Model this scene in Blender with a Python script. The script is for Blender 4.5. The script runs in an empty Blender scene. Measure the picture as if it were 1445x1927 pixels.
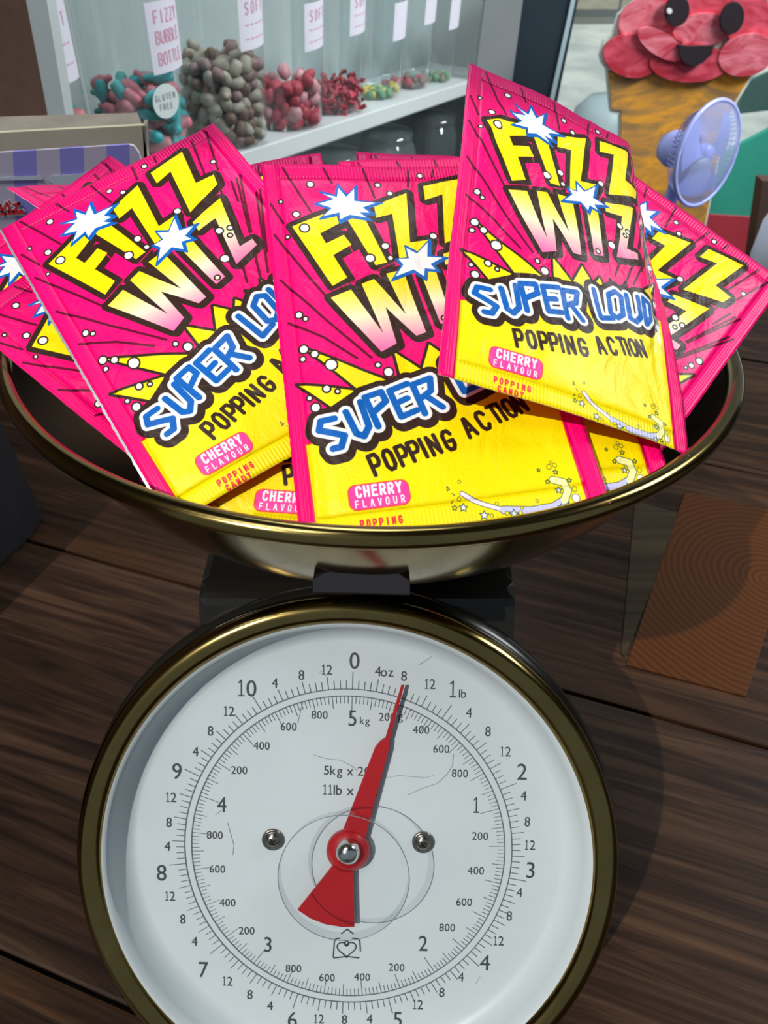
import bpy, bmesh, math, random
import numpy as np
from mathutils import Vector, Matrix, noise

R_ = math.radians
random.seed(7)
rng = np.random.default_rng(7)
scn = bpy.context.scene
COL = scn.collection

# ------------------------------------------------------------------ camera
F_PX, PITCH, IW, IH = 1350.0, 43.0, 1445, 1927
cam_d = bpy.data.cameras.new('camera')
cam_d.sensor_fit = 'VERTICAL'
cam_d.sensor_height = 24.0
cam_d.lens = 24.0 * F_PX / IH
cam_d.clip_start = 0.01
cam_d.clip_end = 60
cam = bpy.data.objects.new('camera', cam_d)
cam.rotation_euler = (R_(90 - PITCH), 0, 0)
cam_d.dof.use_dof = True
cam_d.dof.focus_distance = 0.25
cam_d.dof.aperture_fstop = 17
COL.objects.link(cam)
scn.camera = cam

# ------------------------------------------------------------------ world, sun, exposure
wd = bpy.data.worlds.new('world')
scn.world = wd
wd.use_nodes = True
bg = wd.node_tree.nodes['Background']
bg.inputs[0].default_value = (0.70, 0.85, 1.0, 1)
bg.inputs[1].default_value = 0.28
sun_d = bpy.data.lights.new('sun', 'SUN')
sun_d.energy = 3.0
sun_d.angle = R_(0.6)
sun_d.color = (1.0, 0.96, 0.90)
sun = bpy.data.objects.new('sun', sun_d)
SUNV = Vector((-0.60, -0.65, 1.0)).normalized()
sun.rotation_euler = SUNV.to_track_quat('Z', 'Y').to_euler()
COL.objects.link(sun)
for lx, ly, lz, lw, spr, tgt in ((-.05, 1.30, 1.28, 6, 120, (-.15, 1.25, -.3)), (1.40, .80, .85, 14, 90, (-.02, 1.35, -.42)), (-.60, .0, 1.10, 1.7, 60, (-.29, .66, -.15))):  # fill lamps added to brighten shelf, under-shelf and left box; no fixtures
    lamp_d = bpy.data.lights.new('added_fill_light', 'AREA')
    lamp_d.shape = 'RECTANGLE'; lamp_d.size = .9; lamp_d.size_y = .4; lamp_d.energy = lw; lamp_d.color = (.90, .97, 1.0); lamp_d.spread = R_(spr)
    lamp = bpy.data.objects.new('added_fill_light', lamp_d); lamp.location = (lx, ly, lz)
    lamp.rotation_euler = (Vector((lx, ly, lz)) - Vector(tgt)).to_track_quat('Z', 'Y').to_euler()
    COL.objects.link(lamp)
scn.view_settings.view_transform = 'Standard'
scn.view_settings.look = 'None'
scn.view_settings.gamma = 1
scn.view_settings.use_curve_mapping = False
scn.view_settings.exposure = 0.0
scn.cycles.max_bounces = 8
scn.cycles.transparent_max_bounces = 24
scn.cycles.caustics_reflective = False
scn.cycles.caustics_refractive = False

# ------------------------------------------------------------------ measuring helpers
CA = np.array([0, math.cos(R_(PITCH)), -math.sin(R_(PITCH))])
CU = np.array([0, math.sin(R_(PITCH)), math.cos(R_(PITCH))])
CR = np.array([1.0, 0, 0])
def ray(x, y): return CA + (x - IW / 2) / F_PX * CR + (IH / 2 - y) / F_PX * CU
def at(x, y, d): return Vector(ray(x, y) * d)
def on_y(x, y, Y):
    d = ray(x, y); return Vector(d * (Y / d[1]))
def on_z(x, y, Z):
    d = ray(x, y); return Vector(d * (Z / d[2]))

# ------------------------------------------------------------------ material helpers
def mat(name, base=(0.8, 0.8, 0.8), rough=0.5, metal=0.0, spec=0.5, coat=0.0, coat_r=0.05):
    m = bpy.data.materials.new(name); m.use_nodes = True
    b = m.node_tree.nodes['Principled BSDF']
    b.inputs['Base Color'].default_value = (*base, 1)
    b.inputs['Roughness'].default_value = rough
    b.inputs['Metallic'].default_value = metal
    b.inputs['Specular IOR Level'].default_value = spec
    b.inputs['Coat Weight'].default_value = coat
    b.inputs['Coat Roughness'].default_value = coat_r
    return m
def nt(m): return m.node_tree.nodes, m.node_tree.links, m.node_tree.nodes['Principled BSDF']
def noisy(m, c1, c2, scale=(10, 10, 10), detail=6, rough=0.6, lo=0.35, hi=0.65, bump=0.0, bdist=0.001, dist=0.0, coord='Object', rot=(0, 0, 0)):
    N, L, b = nt(m)
    tc = N.new('ShaderNodeTexCoord'); mp = N.new('ShaderNodeMapping')
    mp.inputs['Scale'].default_value = scale; mp.inputs['Rotation'].default_value = rot
    nz = N.new('ShaderNodeTexNoise'); nz.inputs['Scale'].default_value = 1; nz.inputs['Detail'].default_value = detail
    nz.inputs['Roughness'].default_value = rough; nz.inputs['Distortion'].default_value = dist
    cr = N.new('ShaderNodeValToRGB')
    cr.color_ramp.elements[0].position = lo; cr.color_ramp.elements[0].color = (*c1, 1)
    cr.color_ramp.elements[1].position = hi; cr.color_ramp.elements[1].color = (*c2, 1)
    L.new(tc.outputs[coord], mp.inputs[0]); L.new(mp.outputs[0], nz.inputs[0])
    L.new(nz.outputs[0], cr.inputs[0]); L.new(cr.outputs[0], b.inputs['Base Color'])
    if bump:
        bp = N.new('ShaderNodeBump'); bp.inputs['Strength'].default_value = bump; bp.inputs['Distance'].default_value = bdist
        L.new(nz.outputs[0], bp.inputs['Height']); L.new(bp.outputs[0], b.inputs['Normal'])
    return m
def clear_mat(name, tint=(1, 1, 1), gloss=0.06, rough=0.03, haze=0.0, hazecol=(0.8, 0.85, 0.9)):
    """thin clear plastic or glass: straight-through light plus fresnel gloss and a little haze"""
    m = bpy.data.materials.new(name); m.use_nodes = True
    N, L = m.node_tree.nodes, m.node_tree.links
    N.clear()
    out = N.new('ShaderNodeOutputMaterial')
    tr = N.new('ShaderNodeBsdfTransparent'); tr.inputs[0].default_value = (*tint, 1)
    gl = N.new('ShaderNodeBsdfGlossy'); gl.inputs['Roughness'].default_value = rough
    df = N.new('ShaderNodeBsdfDiffuse'); df.inputs[0].default_value = (*hazecol, 1)
    lw = N.new('ShaderNodeLayerWeight'); lw.inputs[0].default_value = 0.35
    mul = N.new('ShaderNodeMath'); mul.operation = 'MULTIPLY_ADD'; mul.inputs[1].default_value = 0.75; mul.inputs[2].default_value = gloss
    m1 = N.new('ShaderNodeMixShader'); m2 = N.new('ShaderNodeMixShader')
    m2.inputs[0].default_value = haze
    pw = N.new('ShaderNodeMath'); pw.operation = 'POWER'; pw.inputs[1].default_value = 3
    L.new(lw.outputs['Facing'], pw.inputs[0]); L.new(pw.outputs[0], mul.inputs[0]); mul.use_clamp = True
    L.new(mul.outputs[0], m1.inputs[0])
    L.new(tr.outputs[0], m2.inputs[1]); L.new(df.outputs[0], m2.inputs[2])
    L.new(m2.outputs[0], m1.inputs[1]); L.new(gl.outputs[0], m1.inputs[2])
    L.new(m1.outputs[0], out.inputs[0])
    return m

# ------------------------------------------------------------------ object helpers
def setp(o, label=None, cat=None, group=None, kind=None):
    if label: o['label'] = label
    if cat: o['category'] = cat
    if group: o['group'] = group
    if kind: o['kind'] = kind
    return o
def empty(name, loc=(0, 0, 0), **k):
    o = bpy.data.objects.new(name, None); o.location = loc; o.empty_display_size = 0.01
    COL.objects.link(o); return setp(o, **k)
def link_mesh(name, me, parent=None, **k):
    o = bpy.data.objects.new(name, me); COL.objects.link(o)
    if parent is not None:
        o.parent = parent
        o.matrix_parent_inverse = world_of(parent).inverted()
    return setp(o, **k)
def world_of(o):
    if o.parent is None: return o.matrix_basis.copy()
    return world_of(o.parent) @ o.matrix_parent_inverse @ o.matrix_basis
def mesh_obj(name, verts, faces, m=None, parent=None, smooth=False, uvs=None, mats=None, midx=None, **k):
    me = bpy.data.meshes.new(name)
    me.from_pydata([tuple(v) for v in verts], [], [tuple(f) for f in faces])
    if mats:
        for q in mats: me.materials.append(q)
    elif m: me.materials.append(m)
    if midx: me.polygons.foreach_set('material_index', midx)
    if smooth: me.polygons.foreach_set('use_smooth', [True] * len(me.polygons))
    if uvs is not None:
        ul = me.uv_layers.new(name='UVMap')
        li = np.zeros(len(me.loops), dtype=np.int32); me.loops.foreach_get('vertex_index', li)
        ul.data.foreach_set('uv', np.asarray(uvs, dtype=np.float32)[li].ravel())
    me.update()
    return link_mesh(name, me, parent, **k)
def bm_obj(name, bm, m, parent=None, smooth=False, **k):
    bmesh.ops.recalc_face_normals(bm, faces=bm.faces)
    me = bpy.data.meshes.new(name); bm.to_mesh(me); bm.free()
    me.materials.append(m)
    if smooth: me.polygons.foreach_set('use_smooth', [True] * len(me.polygons))
    return link_mesh(name, me, parent, **k)
def frame_mat(c, x, y, z):
    M = Matrix.Identity(4)
    for i, a in enumerate((x, y, z)):
        for j in range(3): M[j][i] = a[j]
    for j in range(3): M[j][3] = c[j]
    return M
def lathe(profile, n=96, M=None, closed=False, cap0=False, cap1=False, a0=0, a1=2 * math.pi):
    """profile of (r, z) -> verts, faces"""
    full = abs(a1 - a0 - 2 * math.pi) < 1e-6
    V, Fc = [], []
    cols = n if full else n + 1
    for i in range(cols):
        a = a0 + (a1 - a0) * i / n
        for r, z in profile:
            p = Vector((r * math.cos(a), r * math.sin(a), z)); V.append(M @ p if M else p)
    k = len(profile)
    for i in range(n):
        j = (i + 1) % cols
        for q in range(k - 1 + (1 if closed else 0)):
            q2 = (q + 1) % k
            Fc.append((i * k + q, j * k + q, j * k + q2, i * k + q2))
    if cap0 and full: Fc.append([i * k for i in range(cols)][::-1])
    if cap1 and full: Fc.append([i * k + k - 1 for i in range(cols)])
    return V, Fc
def prism(poly, z0, z1, M=None, bevel=0.0):
    """bmesh from a 2D outline extruded z0..z1"""
    bm = bmesh.new()
    a = [bm.verts.new((x, y, z0)) for x, y in poly]
    b = [bm.verts.new((x, y, z1)) for x, y in poly]
    bm.faces.new(a[::-1]); bm.faces.new(b)
    for i in range(len(poly)):
        j = (i + 1) % len(poly); bm.faces.new((a[i], a[j], b[j], b[i]))
    if bevel:
        bmesh.ops.bevel(bm, geom=[e for e in bm.edges], offset=bevel, segments=2, profile=0.7, affect='EDGES')
    if M: bm.transform(M)
    return bm
def tube(pts, r, n=8, closed=False):
    V, Fc = [], []
    P = [Vector(p) for p in pts]; k = len(P)
    rr = r if isinstance(r, (list, tuple)) else [r] * k
    ref = Vector((0.13, 0.27, 0.95))
    for i, p in enumerate(P):
        t = (P[(i + 1) % k] - P[i - 1]) if closed else (P[min(i + 1, k - 1)] - P[max(i - 1, 0)])
        t.normalize(); u = t.cross(ref).normalized(); w = t.cross(u)
        for j in range(n):
            a = 2 * math.pi * j / n
            V.append(p + rr[i] * (math.cos(a) * u + math.sin(a) * w))
    for i in range(k if closed else k - 1):
        for j in range(n):
            Fc.append((i * n + j, ((i + 1) % k) * n + j, ((i + 1) % k) * n + (j + 1) % n, i * n + (j + 1) % n))
    if not closed:
        Fc.append(list(range(n))[::-1]); Fc.append([(k - 1) * n + j for j in range(n)])
    return V, Fc
class MB:
    def __init__(s): s.V = []; s.F = []
    def add(s, V, F):
        o = len(s.V); s.V += list(V); s.F += [[i + o for i in f] for f in F]; return s
    def build(s, name, m, parent=None, smooth=False, **k): return mesh_obj(name, s.V, s.F, m, parent, smooth, **k)
def box_bm(c, sx, sy, sz, bevel=0.0, M=None):
    bm = bmesh.new(); bmesh.ops.create_cube(bm, size=1)
    bmesh.ops.scale(bm, vec=(sx, sy, sz), verts=bm.verts)
    bmesh.ops.translate(bm, vec=c, verts=bm.verts)
    if bevel: bmesh.ops.bevel(bm, geom=list(bm.edges), offset=bevel, segments=2, affect='EDGES')
    if M: bm.transform(M)
    return bm
def plate(px, Y, th, m, name, parent=None, bevel=0.0, **k):
    """upright board of thickness th standing at distance Y, outline measured in the photograph"""
    P = [on_y(x, y, Y) for x, y in px]
    M = Matrix(((1, 0, 0, 0), (0, 0, 1, Y), (0, 1, 0, 0), (0, 0, 0, 1)))
    bm = prism([(p.x, p.z) for p in P], 0, th, M, bevel)
    return bm_obj(name, bm, m, parent, **k)

# stroke alphabet in a unit box (width 0.7, height 1)
GL = {
 'A': [[(0, 0), (.3, 1), (.4, 1), (.7, 0)], [(.12, .33), (.58, .33)]],
 'B': [[(0, 0), (0, 1), (.5, 1), (.62, .8), (.45, .53), (0, .53)], [(.45, .53), (.66, .3), (.5, 0), (0, 0)]],
 'C': [[(.66, .8), (.5, 1), (.2, 1), (.02, .8), (.02, .2), (.2, 0), (.5, 0), (.66, .2)]],
 'D': [[(0, 0), (0, 1), (.4, 1), (.66, .75), (.66, .25), (.4, 0), (0, 0)]],
 'E': [[(.62, 1), (0, 1), (0, 0), (.62, 0)], [(0, .52), (.52, .52)]],
 'F': [[(.62, 1), (0, 1), (0, 0)], [(0, .5), (.52, .5)]],
 'G': [[(.66, .8), (.5, 1), (.2, 1), (.02, .8), (.02, .2), (.2, 0), (.5, 0), (.66, .2), (.66, .45), (.36, .45)]],
 'H': [[(0, 0), (0, 1)], [(.62, 0), (.62, 1)], [(0, .5), (.62, .5)]],
 'I': [[(.3, 0), (.3, 1)]],
 'L': [[(0, 1), (0, 0), (.6, 0)]],
 'N': [[(0, 0), (0, 1), (.62, 0), (.62, 1)]],
 'O': [[(.2, 0), (.02, .2), (.02, .8), (.2, 1), (.46, 1), (.64, .8), (.64, .2), (.46, 0), (.2, 0)]],
 'P': [[(0, 0), (0, 1), (.5, 1), (.65, .8), (.65, .6), (.5, .42), (0, .42)]],
 'R': [[(0, 0), (0, 1), (.5, 1), (.65, .8), (.65, .65), (.5, .47), (0, .47)], [(.3, .47), (.66, 0)]],
 'S': [[(.64, .85), (.48, 1), (.18, 1), (.02, .82), (.1, .58), (.56, .42), (.64, .2), (.48, 0), (.15, 0), (0, .16)]],
 'Z': [[(0, 1), (.64, 1), (0, 0), (.66, 0)]],
 'T': [[(0, 1), (.66, 1)], [(.33, 1), (.33, 0)]],
 'U': [[(0, 1), (0, .2), (.18, 0), (.46, 0), (.64, .2), (.64, 1)]],
 'V': [[(0, 1), (.3, 0), (.36, 0), (.66, 1)]],
 'Y': [[(0, 1), (.33, .5), (.66, 1)], [(.33, .5), (.33, 0)]],
}

# ------------------------------------------------------------------ printed artwork of the sachets
AR = 1.602
TW, TH = 1000, 1602
def make_art():
    img = np.zeros((TH, TW, 3), np.float32)
    yy, xx = np.mgrid[0:TH, 0:TW]
    V = (yy + .5) / TH * AR; U = (xx + .5) / TW
    PINK = np.array([246, 0, 108]) / 255; YEL = np.array([246, 220, 0]) / 255
    BLK = np.array([50, 30, 22]) / 255; WHT = np.array([228, 230, 228]) / 255
    BLU = np.array([8, 92, 176]) / 255; RED = np.array([235, 40, 60]) / 255
    MAR = np.array([96, 0, 40]) / 255
    img[:] = PINK
    # upper shade put into the print: darker magenta towards the top edge
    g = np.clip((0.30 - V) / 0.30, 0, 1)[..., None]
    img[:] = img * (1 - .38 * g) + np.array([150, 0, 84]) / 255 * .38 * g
    aa = 0.7 / TW
    def win(pts, pad):
        P = np.array(pts); x0 = max(0, int((P[:, 0].min() - pad) * TW) - 2); x1 = min(TW, int((P[:, 0].max() + pad) * TW) + 3)
        y0 = max(0, int((P[:, 1].min() - pad) / AR * TH) - 2); y1 = min(TH, int((P[:, 1].max() + pad) / AR * TH) + 3)
        return (slice(y0, y1), slice(x0, x1)) if x1 > x0 and y1 > y0 else None
    def seg_d(u, v, a, b):
        ax, ay = a; dx, dy = b[0] - ax, b[1] - ay
        t = np.clip(((u - ax) * dx + (v - ay) * dy) / (dx * dx + dy * dy + 1e-12), 0, 1)
        return np.hypot(u - ax - t * dx, v - ay - t * dy)
    def line_sdf(u, v, pls):
        d = np.full(u.shape, 9.0, np.float32)
        for pl in pls:
            for a, b in zip(pl[:-1], pl[1:]): d = np.minimum(d, seg_d(u, v, a, b))
        return d
    def poly_sdf(u, v, P):
        d = line_sdf(u, v, [list(P) + [P[0]]]); ins = np.zeros(u.shape, bool)
        for (x1, y1), (x2, y2) in zip(P, list(P[1:]) + [P[0]]):
            if y1 == y2: continue
            c = ((y1 > v) != (y2 > v)) & (u < (x2 - x1) * (v - y1) / (y2 - y1) + x1); ins ^= c
        return np.where(ins, -d, d)
    def paint(w, d, r, c, alpha=1.0):
        k = np.clip((r - d) / aa * .5 + .5, 0, 1)[..., None] * alpha
        img[w] = img[w] * (1 - k) + c * k
    def poly(P, c, grow=0.0, alpha=1.0):
        w = win(P, grow + .01)
        if w: paint(w, poly_sdf(U[w], V[w], P), grow, c, alpha)
    def lines(pls, r, c, alpha=1.0):
        w = win([p for q in pls for p in q], r + .01)
        if w: paint(w, line_sdf(U[w], V[w], pls), r, c, alpha)
    def dot(p, r, c=WHT, o=.006, e=1.1, oc=BLK):
        w = win([p], r * e + o + .01); d = np.hypot((U[w] - p[0]) / 1.0, (V[w] - p[1]) / e)
        paint(w, d, r + o, oc); paint(w, d, r, c)
    # comic speed lines
    LN = [[(.082, .016), (.173, .253)], [(.022, .357), (.181, .661)], [(.027, .568), (.169, .767), (.314, .954)], [(.039, .765), (.16, .851), (.264, .951)],
          [(.407, .015), (.433, .182)], [(.595, .022), (.579, .122)], [(.873, .038), (.818, .287)], [(.95, .027), (.877, .288)], [(.918, .375), (.816, .678)],
          [(.946, .493), (.776, .895)], [(.715, .802), (.685, .897)], [(.779, .786), (.732, .924)], [(.245, .02), (.27, .10)], [(.833, .39), (.798, .59)],
          [(.02, .20), (.06, .30)], [(.70, .02), (.69, .06)], [(.939, .364), (.822, .678)], [(.966, .487), (.823, .801)], [(.891, .38), (.86, .5)]]
    for l in LN: lines([l], .0052, MAR)
    # burst behind the banner
    SP = [[(.085, .885), (.378, 1.068), (.255, 1.092)], [(.045, 1.032), (.245, 1.087), (.150, 1.145)],
          [(.396, .937), (.483, 1.026), (.526, .922), (.581, .985), (.610, .94), (.66, 1.02), (.66, 1.15), (.41, 1.15)],
          [(.922, .795), (.72, 1.02), (.84, 1.06)], [(.90, .905), (.80, 1.02), (.87, 1.06)], [(.66, .93), (.70, 1.0), (.735, .91), (.76, 1.0), (.70, 1.06)]]
    for P in SP: poly(P, BLK, .009)
    for P in SP: poly(P, YEL, -.002)
    YB = [(.052, 1.27), (.20, 1.27), (.55, 1.10), (.925, 1.00), (.928, 1.62), (.058, 1.62)]
    poly(YB, np.array([240, 60, 20]) / 255, .0035); poly(YB, YEL)
    for P in SP[:3]: poly(P, YEL, -.004)
    # big letters
    FZ = dict(
      F=[(.092, .324), (.266, .244), (.275, .317), (.196, .367), (.213, .417), (.286, .378), (.309, .431), (.234, .477), (.274, .587), (.215, .622)],
      I=[(.303, .28), (.37, .259), (.433, .531), (.387, .54)],
      Z1=[(.424, .225), (.566, .158), (.535, .44), (.618, .423), (.591, .498), (.481, .517), (.489, .278), (.423, .295)],
      Z2=[(.642, .118), (.81, .07), (.767, .302), (.85, .302), (.837, .36), (.671, .447), (.713, .169), (.635, .203)])
    WZ = dict(
      W=[(.201, .677), (.281, .645), (.371, .853), (.323, .621), (.372, .603), (.466, .778), (.42, .585), (.487, .572), (.525, .871), (.488, .881), (.397, .741), (.413, .906), (.354, .935)],
      I=[(.553, .606), (.609, .569), (.629, .826), (.584, .84)],
      Z=[(.653, .504), (.808, .441), (.749, .72), (.809, .712), (.809, .748), (.694, .797), (.738, .538), (.653, .559)])
    allp = list(FZ.values()) + list(WZ.values())
    for P in allp: poly(P, BLK, .024)
    for P in allp: poly([(x + .007, y + .010) for x, y in P], BLK, .021)
    lines([[(.19, .655), (.60, .47)], [(.30, .43), (.33, .56)]], .0022, PINK * .9)
    for P in FZ.values(): poly(P, YEL)
    cream = np.array([238, 226, 190]) / 255; pk = np.array([244, 110, 165]) / 255
    for P, (v0, v1) in zip(WZ.values(), ((.60, .92), (.58, .84), (.46, .79))):
        w = win(P, .02); d = poly_sdf(U[w], V[w], P); k = np.clip((-d) / aa * .5 + .5, 0, 1)[..., None]
        t = np.clip((V[w] - v0) / (v1 - v0), 0, 1)[..., None]
        c = np.where(t < .55, YEL * .97 * (1 - t / .55) ** 1 + cream * (t / .55), cream * (1 - (t - .55) / .45) + pk * ((t - .55) / .45))
        img[w] = img[w] * (1 - k) + c * k
    # star bursts
    S1 = [(.189, .212), (.265, .182), (.216, .147), (.281, .167), (.294, .108), (.325, .168), (.369, .115), (.36, .196), (.459, .212), (.396, .24), (.423, .277), (.376, .274), (.405, .31), (.328, .288), (.278, .318), (.281, .271), (.203, .293), (.249, .24)]
    S2 = [(.467, .518), (.515, .518), (.513, .455), (.557, .491), (.619, .422), (.602, .512), (.671, .524), (.609, .559), (.626, .593), (.579, .583), (.567, .63), (.527, .587), (.438, .621), (.484, .554)]
    for S in (S1, S2):
        cx = sum(p[0] for p in S) / len(S); cy = sum(p[1] for p in S) / len(S)
        poly(S, np.array([10, 92, 176]) / 255, .004)
        poly([(cx - .004 + (x - cx) * .84, cy - .004 + (y - cy) * .82) for x, y in S], WHT)
    # banner lettering
    SL = [[(.157, 1.19), (.11, 1.193), (.101, 1.226), (.184, 1.258), (.168, 1.297), (.140, 1.300)], [(.198, 1.17), (.224, 1.256), (.248, 1.268), (.269, 1.234), (.252, 1.136)],
          [(.3, 1.237), (.27, 1.119), (.329, 1.102), (.34, 1.141), (.29, 1.183)], [(.423, 1.079), (.358, 1.101), (.384, 1.209), (.441, 1.19)], [(.371, 1.155), (.415, 1.138)],
          [(.465, 1.207), (.441, 1.085), (.506, 1.066), (.501, 1.118), (.457, 1.148)], [(.481, 1.138), (.529, 1.19)], [(.582, 1.016), (.615, 1.138), (.669, 1.116)],
          [(.651, 1.007), (.683, .976), (.711, .989), (.718, 1.076), (.691, 1.105), (.661, 1.093), (.651, 1.007)], [(.736, .97), (.751, 1.082), (.778, 1.087), (.804, 1.05), (.794, .952)],
          [(.823, .943), (.831, 1.074), (.86, 1.027), (.86, .952), (.823, .943)]]
    lines(SL, .047, BLK); lines([[(x + .004, y + .014) for x, y in l] for l in SL], .043, BLK)
    lines(SL, .0250, WHT); lines(SL, .0118, BLU)
    # POPPING ACTION
    def glyph(ch, c, h, ang, r, col, wd=.6):
        ca, sa = math.cos(ang), math.sin(ang); out = []
        for pl in GL[ch]:
            out.append([(c[0] + (x - .33) * h * wd * ca - (.5 - y) * h * sa, c[1] + (x - .33) * h * wd * sa + (.5 - y) * h * ca) for x, y in pl])
        lines(out, r, col)
    PA = [(.272, 1.372), (.319, 1.361), (.366, 1.35), (.407, 1.34), (.438, 1.334), (.474, 1.328), (.525, 1.318), (.601, 1.278), (.655, 1.258), (.703, 1.236), (.728, 1.229), (.757, 1.219), (.797, 1.205)]
    for i, (ch, p) in enumerate(zip('POPPINGACTION', PA)):
        glyph(ch, p, .068, -.26 if i < 7 else -.37, .0072, BLK, .64)
    # flavour badge
    def rrect(x0, y0, x1, y1, r, c, grow):
        w = win([(x0, y0), (x1, y1)], grow + .01)
        qx = np.abs(U[w] - (x0 + x1) / 2) - (x1 - x0) / 2 + r; qy = np.abs(V[w] - (y0 + y1) / 2) - (y1 - y0) / 2 + r
        d = np.hypot(np.maximum(qx, 0), np.maximum(qy, 0)) + np.minimum(np.maximum(qx, qy), 0) - r
        paint(w, d, grow, c)
    rrect(.172, 1.437, .365, 1.513, .022, np.array([235, 70, 60]) / 255, .004); rrect(.172, 1.437, .365, 1.513, .022, np.array([240, 62, 150]) / 255, 0)
    for i, ch in enumerate('CHERRY'): glyph(ch, (.204 + i * .0262, 1.4575), .032, 0, .0040, WHT, .66)
    for i, ch in enumerate('FLAVOUR'): glyph(ch, (.194 + i * .0248, 1.4965), .021, 0, .0021, WHT, .66)
    for i, ch in enumerate('POPPING'): glyph(ch, (.202 + i * .0205, 1.559), .021, 0, .0027, RED, .62)
    for i, ch in enumerate('CANDY'): glyph(ch, (.218 + i * .0205, 1.590), .021, 0, .0027, RED, .62)
    # bubbles
    BB = [(.184, .107, 12), (.114, .262, 12), (.455, .108, 10), (.498, .159, 10), (.64, .051, 10), (.633, .406, 13), (.437, .448, 13), (.371, .503, 16), (.448, .51, 9), (.071, .373, 6),
          (.079, .738, 11), (.101, .759, 7), (.082, .888, 14), (.118, .915, 12), (.075, .929, 8), (.171, .97, 19), (.334, .989, 8), (.366, 1.024, 15), (.139, .336, 16), (.72, .606, 13),
          (.763, .615, 9), (.744, .65, 7), (.671, .745, 16), (.603, .813, 8), (.884, .231, 9), (.144, 1.068, 11), (.18, 1.084, 6), (.082, 1.096, 7), (.099, 1.137, 14),
          (.907, .715, 13), (.892, .764, 10), (.88, .793, 5), (.06, .19, 6)]
    for u, v, r in BB: dot((u, v), r / 1000, WHT if not (u == .744 or u == .603) else cream)
    lines([[(.86 + .012 * math.cos(a * .5), .345 + .012 * math.sin(a * .5)) for a in range(14)]], .0012, MAR)
    # stars, bubbles and the sweeping pale arc in the lower corner
    ol = np.array([40, 70, 60]) / 255
    SW = [(.535, 1.505), (.568, 1.53), (.597, 1.546), (.657, 1.573), (.744, 1.588), (.817, 1.586), (.858, 1.570), (.877, 1.541), (.87, 1.511), (.838, 1.499)]
    lines([SW[:5]], .0085, ol); lines([SW[3:]], .0135, ol)
    lines([SW[:5]], .0065, np.array([236, 222, 238]) / 255); lines([SW[3:7]], .0115, np.array([196, 194, 236]) / 255); lines([SW[6:]], .0115, np.array([240, 240, 160]) / 255)
    def star(p, r, fill, lw=.0016):
        P = [(p[0] + (r if i % 2 == 0 else r * .45) * math.sin(i * math.pi / 5 + .2), p[1] - (r if i % 2 == 0 else r * .45) * math.cos(i * math.pi / 5 + .2)) for i in range(10)]
        poly(P, ol, lw); poly(P, fill, -lw * .6)
    for (u, v), r, f in zip([(.503, 1.545), (.531, 1.548), (.592, 1.581), (.686, 1.59), (.842, 1.592), (.868, 1.588), (.854, 1.474), (.819, 1.503), (.891, 1.508), (.80, 1.46), (.848, 1.535)],
                            [9, 14, 15, 14, 12, 9, 9, 8, 8, 6, 11], [0, 1, 1, 1, 1, 0, 0, 0, 0, 0, 1]):
        star((u, v), r / 1000, WHT if f else YEL)
    for u, v, r, f in [(.837, 1.453, 7, 0), (.857, 1.45, 6, 0), (.847, 1.439, 4, 0), (.9, 1.539, 7, 0), (.896, 1.569, 12, 1), (.884, 1.59, 5, 0), (.665, 1.585, 5, 0), (.708, 1.59, 5, 0),
                       (.716, 1.575, 4, 0), (.615, 1.585, 4, 0), (.533, 1.466, 4, 0), (.522, 1.52, 5, 0), (.64, 1.55, 4, 0), (.77, 1.56, 4, 0)]:
        dot((u, v), r / 1000, WHT if f else YEL, .0016, 1.1, ol)
    lines([[(.49, 1.475), (.497, 1.487), (.489, 1.49), (.49, 1.475)], [(.503, 1.5), (.51, 1.508)], [(.495, 1.53), (.502, 1.522)]], .0014, ol)
    im = bpy.data.images.new('sachet_print', TW, TH)
    px = np.ones((TH, TW, 4), np.float32); px[..., :3] = np.clip(img, 0, 1)[::-1]
    im.pixels.foreach_set(px.ravel()); im.update(); im.pack()
    return im
ART = make_art()

def print_mat(name, mode):
    m = mat(name, rough=0.40, spec=0.20, coat=0.04, coat_r=0.10)
    N, L, b = nt(m)
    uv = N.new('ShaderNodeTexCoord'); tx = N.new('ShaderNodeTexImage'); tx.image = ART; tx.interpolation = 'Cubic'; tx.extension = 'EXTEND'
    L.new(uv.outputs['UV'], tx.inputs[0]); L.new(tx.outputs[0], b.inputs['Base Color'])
    bp = N.new('ShaderNodeBump'); bp.inputs['Strength'].default_value = 1
    sp = N.new('ShaderNodeSeparateXYZ'); L.new(uv.outputs['UV'], sp.inputs[0])
    if mode == 'body':
        nz = N.new('ShaderNodeTexNoise'); nz.inputs['Scale'].default_value = 9; nz.inputs['Detail'].default_value = 5; nz.inputs['Distortion'].default_value = 0.8
        L.new(uv.outputs['UV'], nz.inputs[0]); bp.inputs['Distance'].default_value = 0.0022; bp.inputs['Strength'].default_value = .55
        L.new(nz.outputs[0], bp.inputs['Height'])
    else:
        mu = N.new('ShaderNodeMath'); mu.operation = 'MULTIPLY'; mu.inputs[1].default_value = 2 * math.pi * (75 if mode == 'cross' else 105)
        sn = N.new('ShaderNodeMath'); sn.operation = 'SINE'
        L.new(sp.outputs[0], mu.inputs[0]); L.new(mu.outputs[0], sn.inputs[0]); L.new(sn.outputs[0], bp.inputs['Height'])
        bp.inputs['Distance'].default_value = 0.00006 if mode == 'cross' else 0.00003
    L.new(bp.outputs[0], b.inputs['Normal'])
    return m
M_BODY = print_mat('sachet_body_print', 'body')
M_CRK = print_mat('sachet_body_print_glints', 'body')
_N, _L, _b = nt(M_CRK)
_tx = [n for n in _N if n.type == 'TEX_IMAGE'][0]; _uv = [n for n in _N if n.type == 'TEX_COORD'][0]; _sp = [n for n in _N if n.type == 'SEPXYZ'][0]
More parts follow.
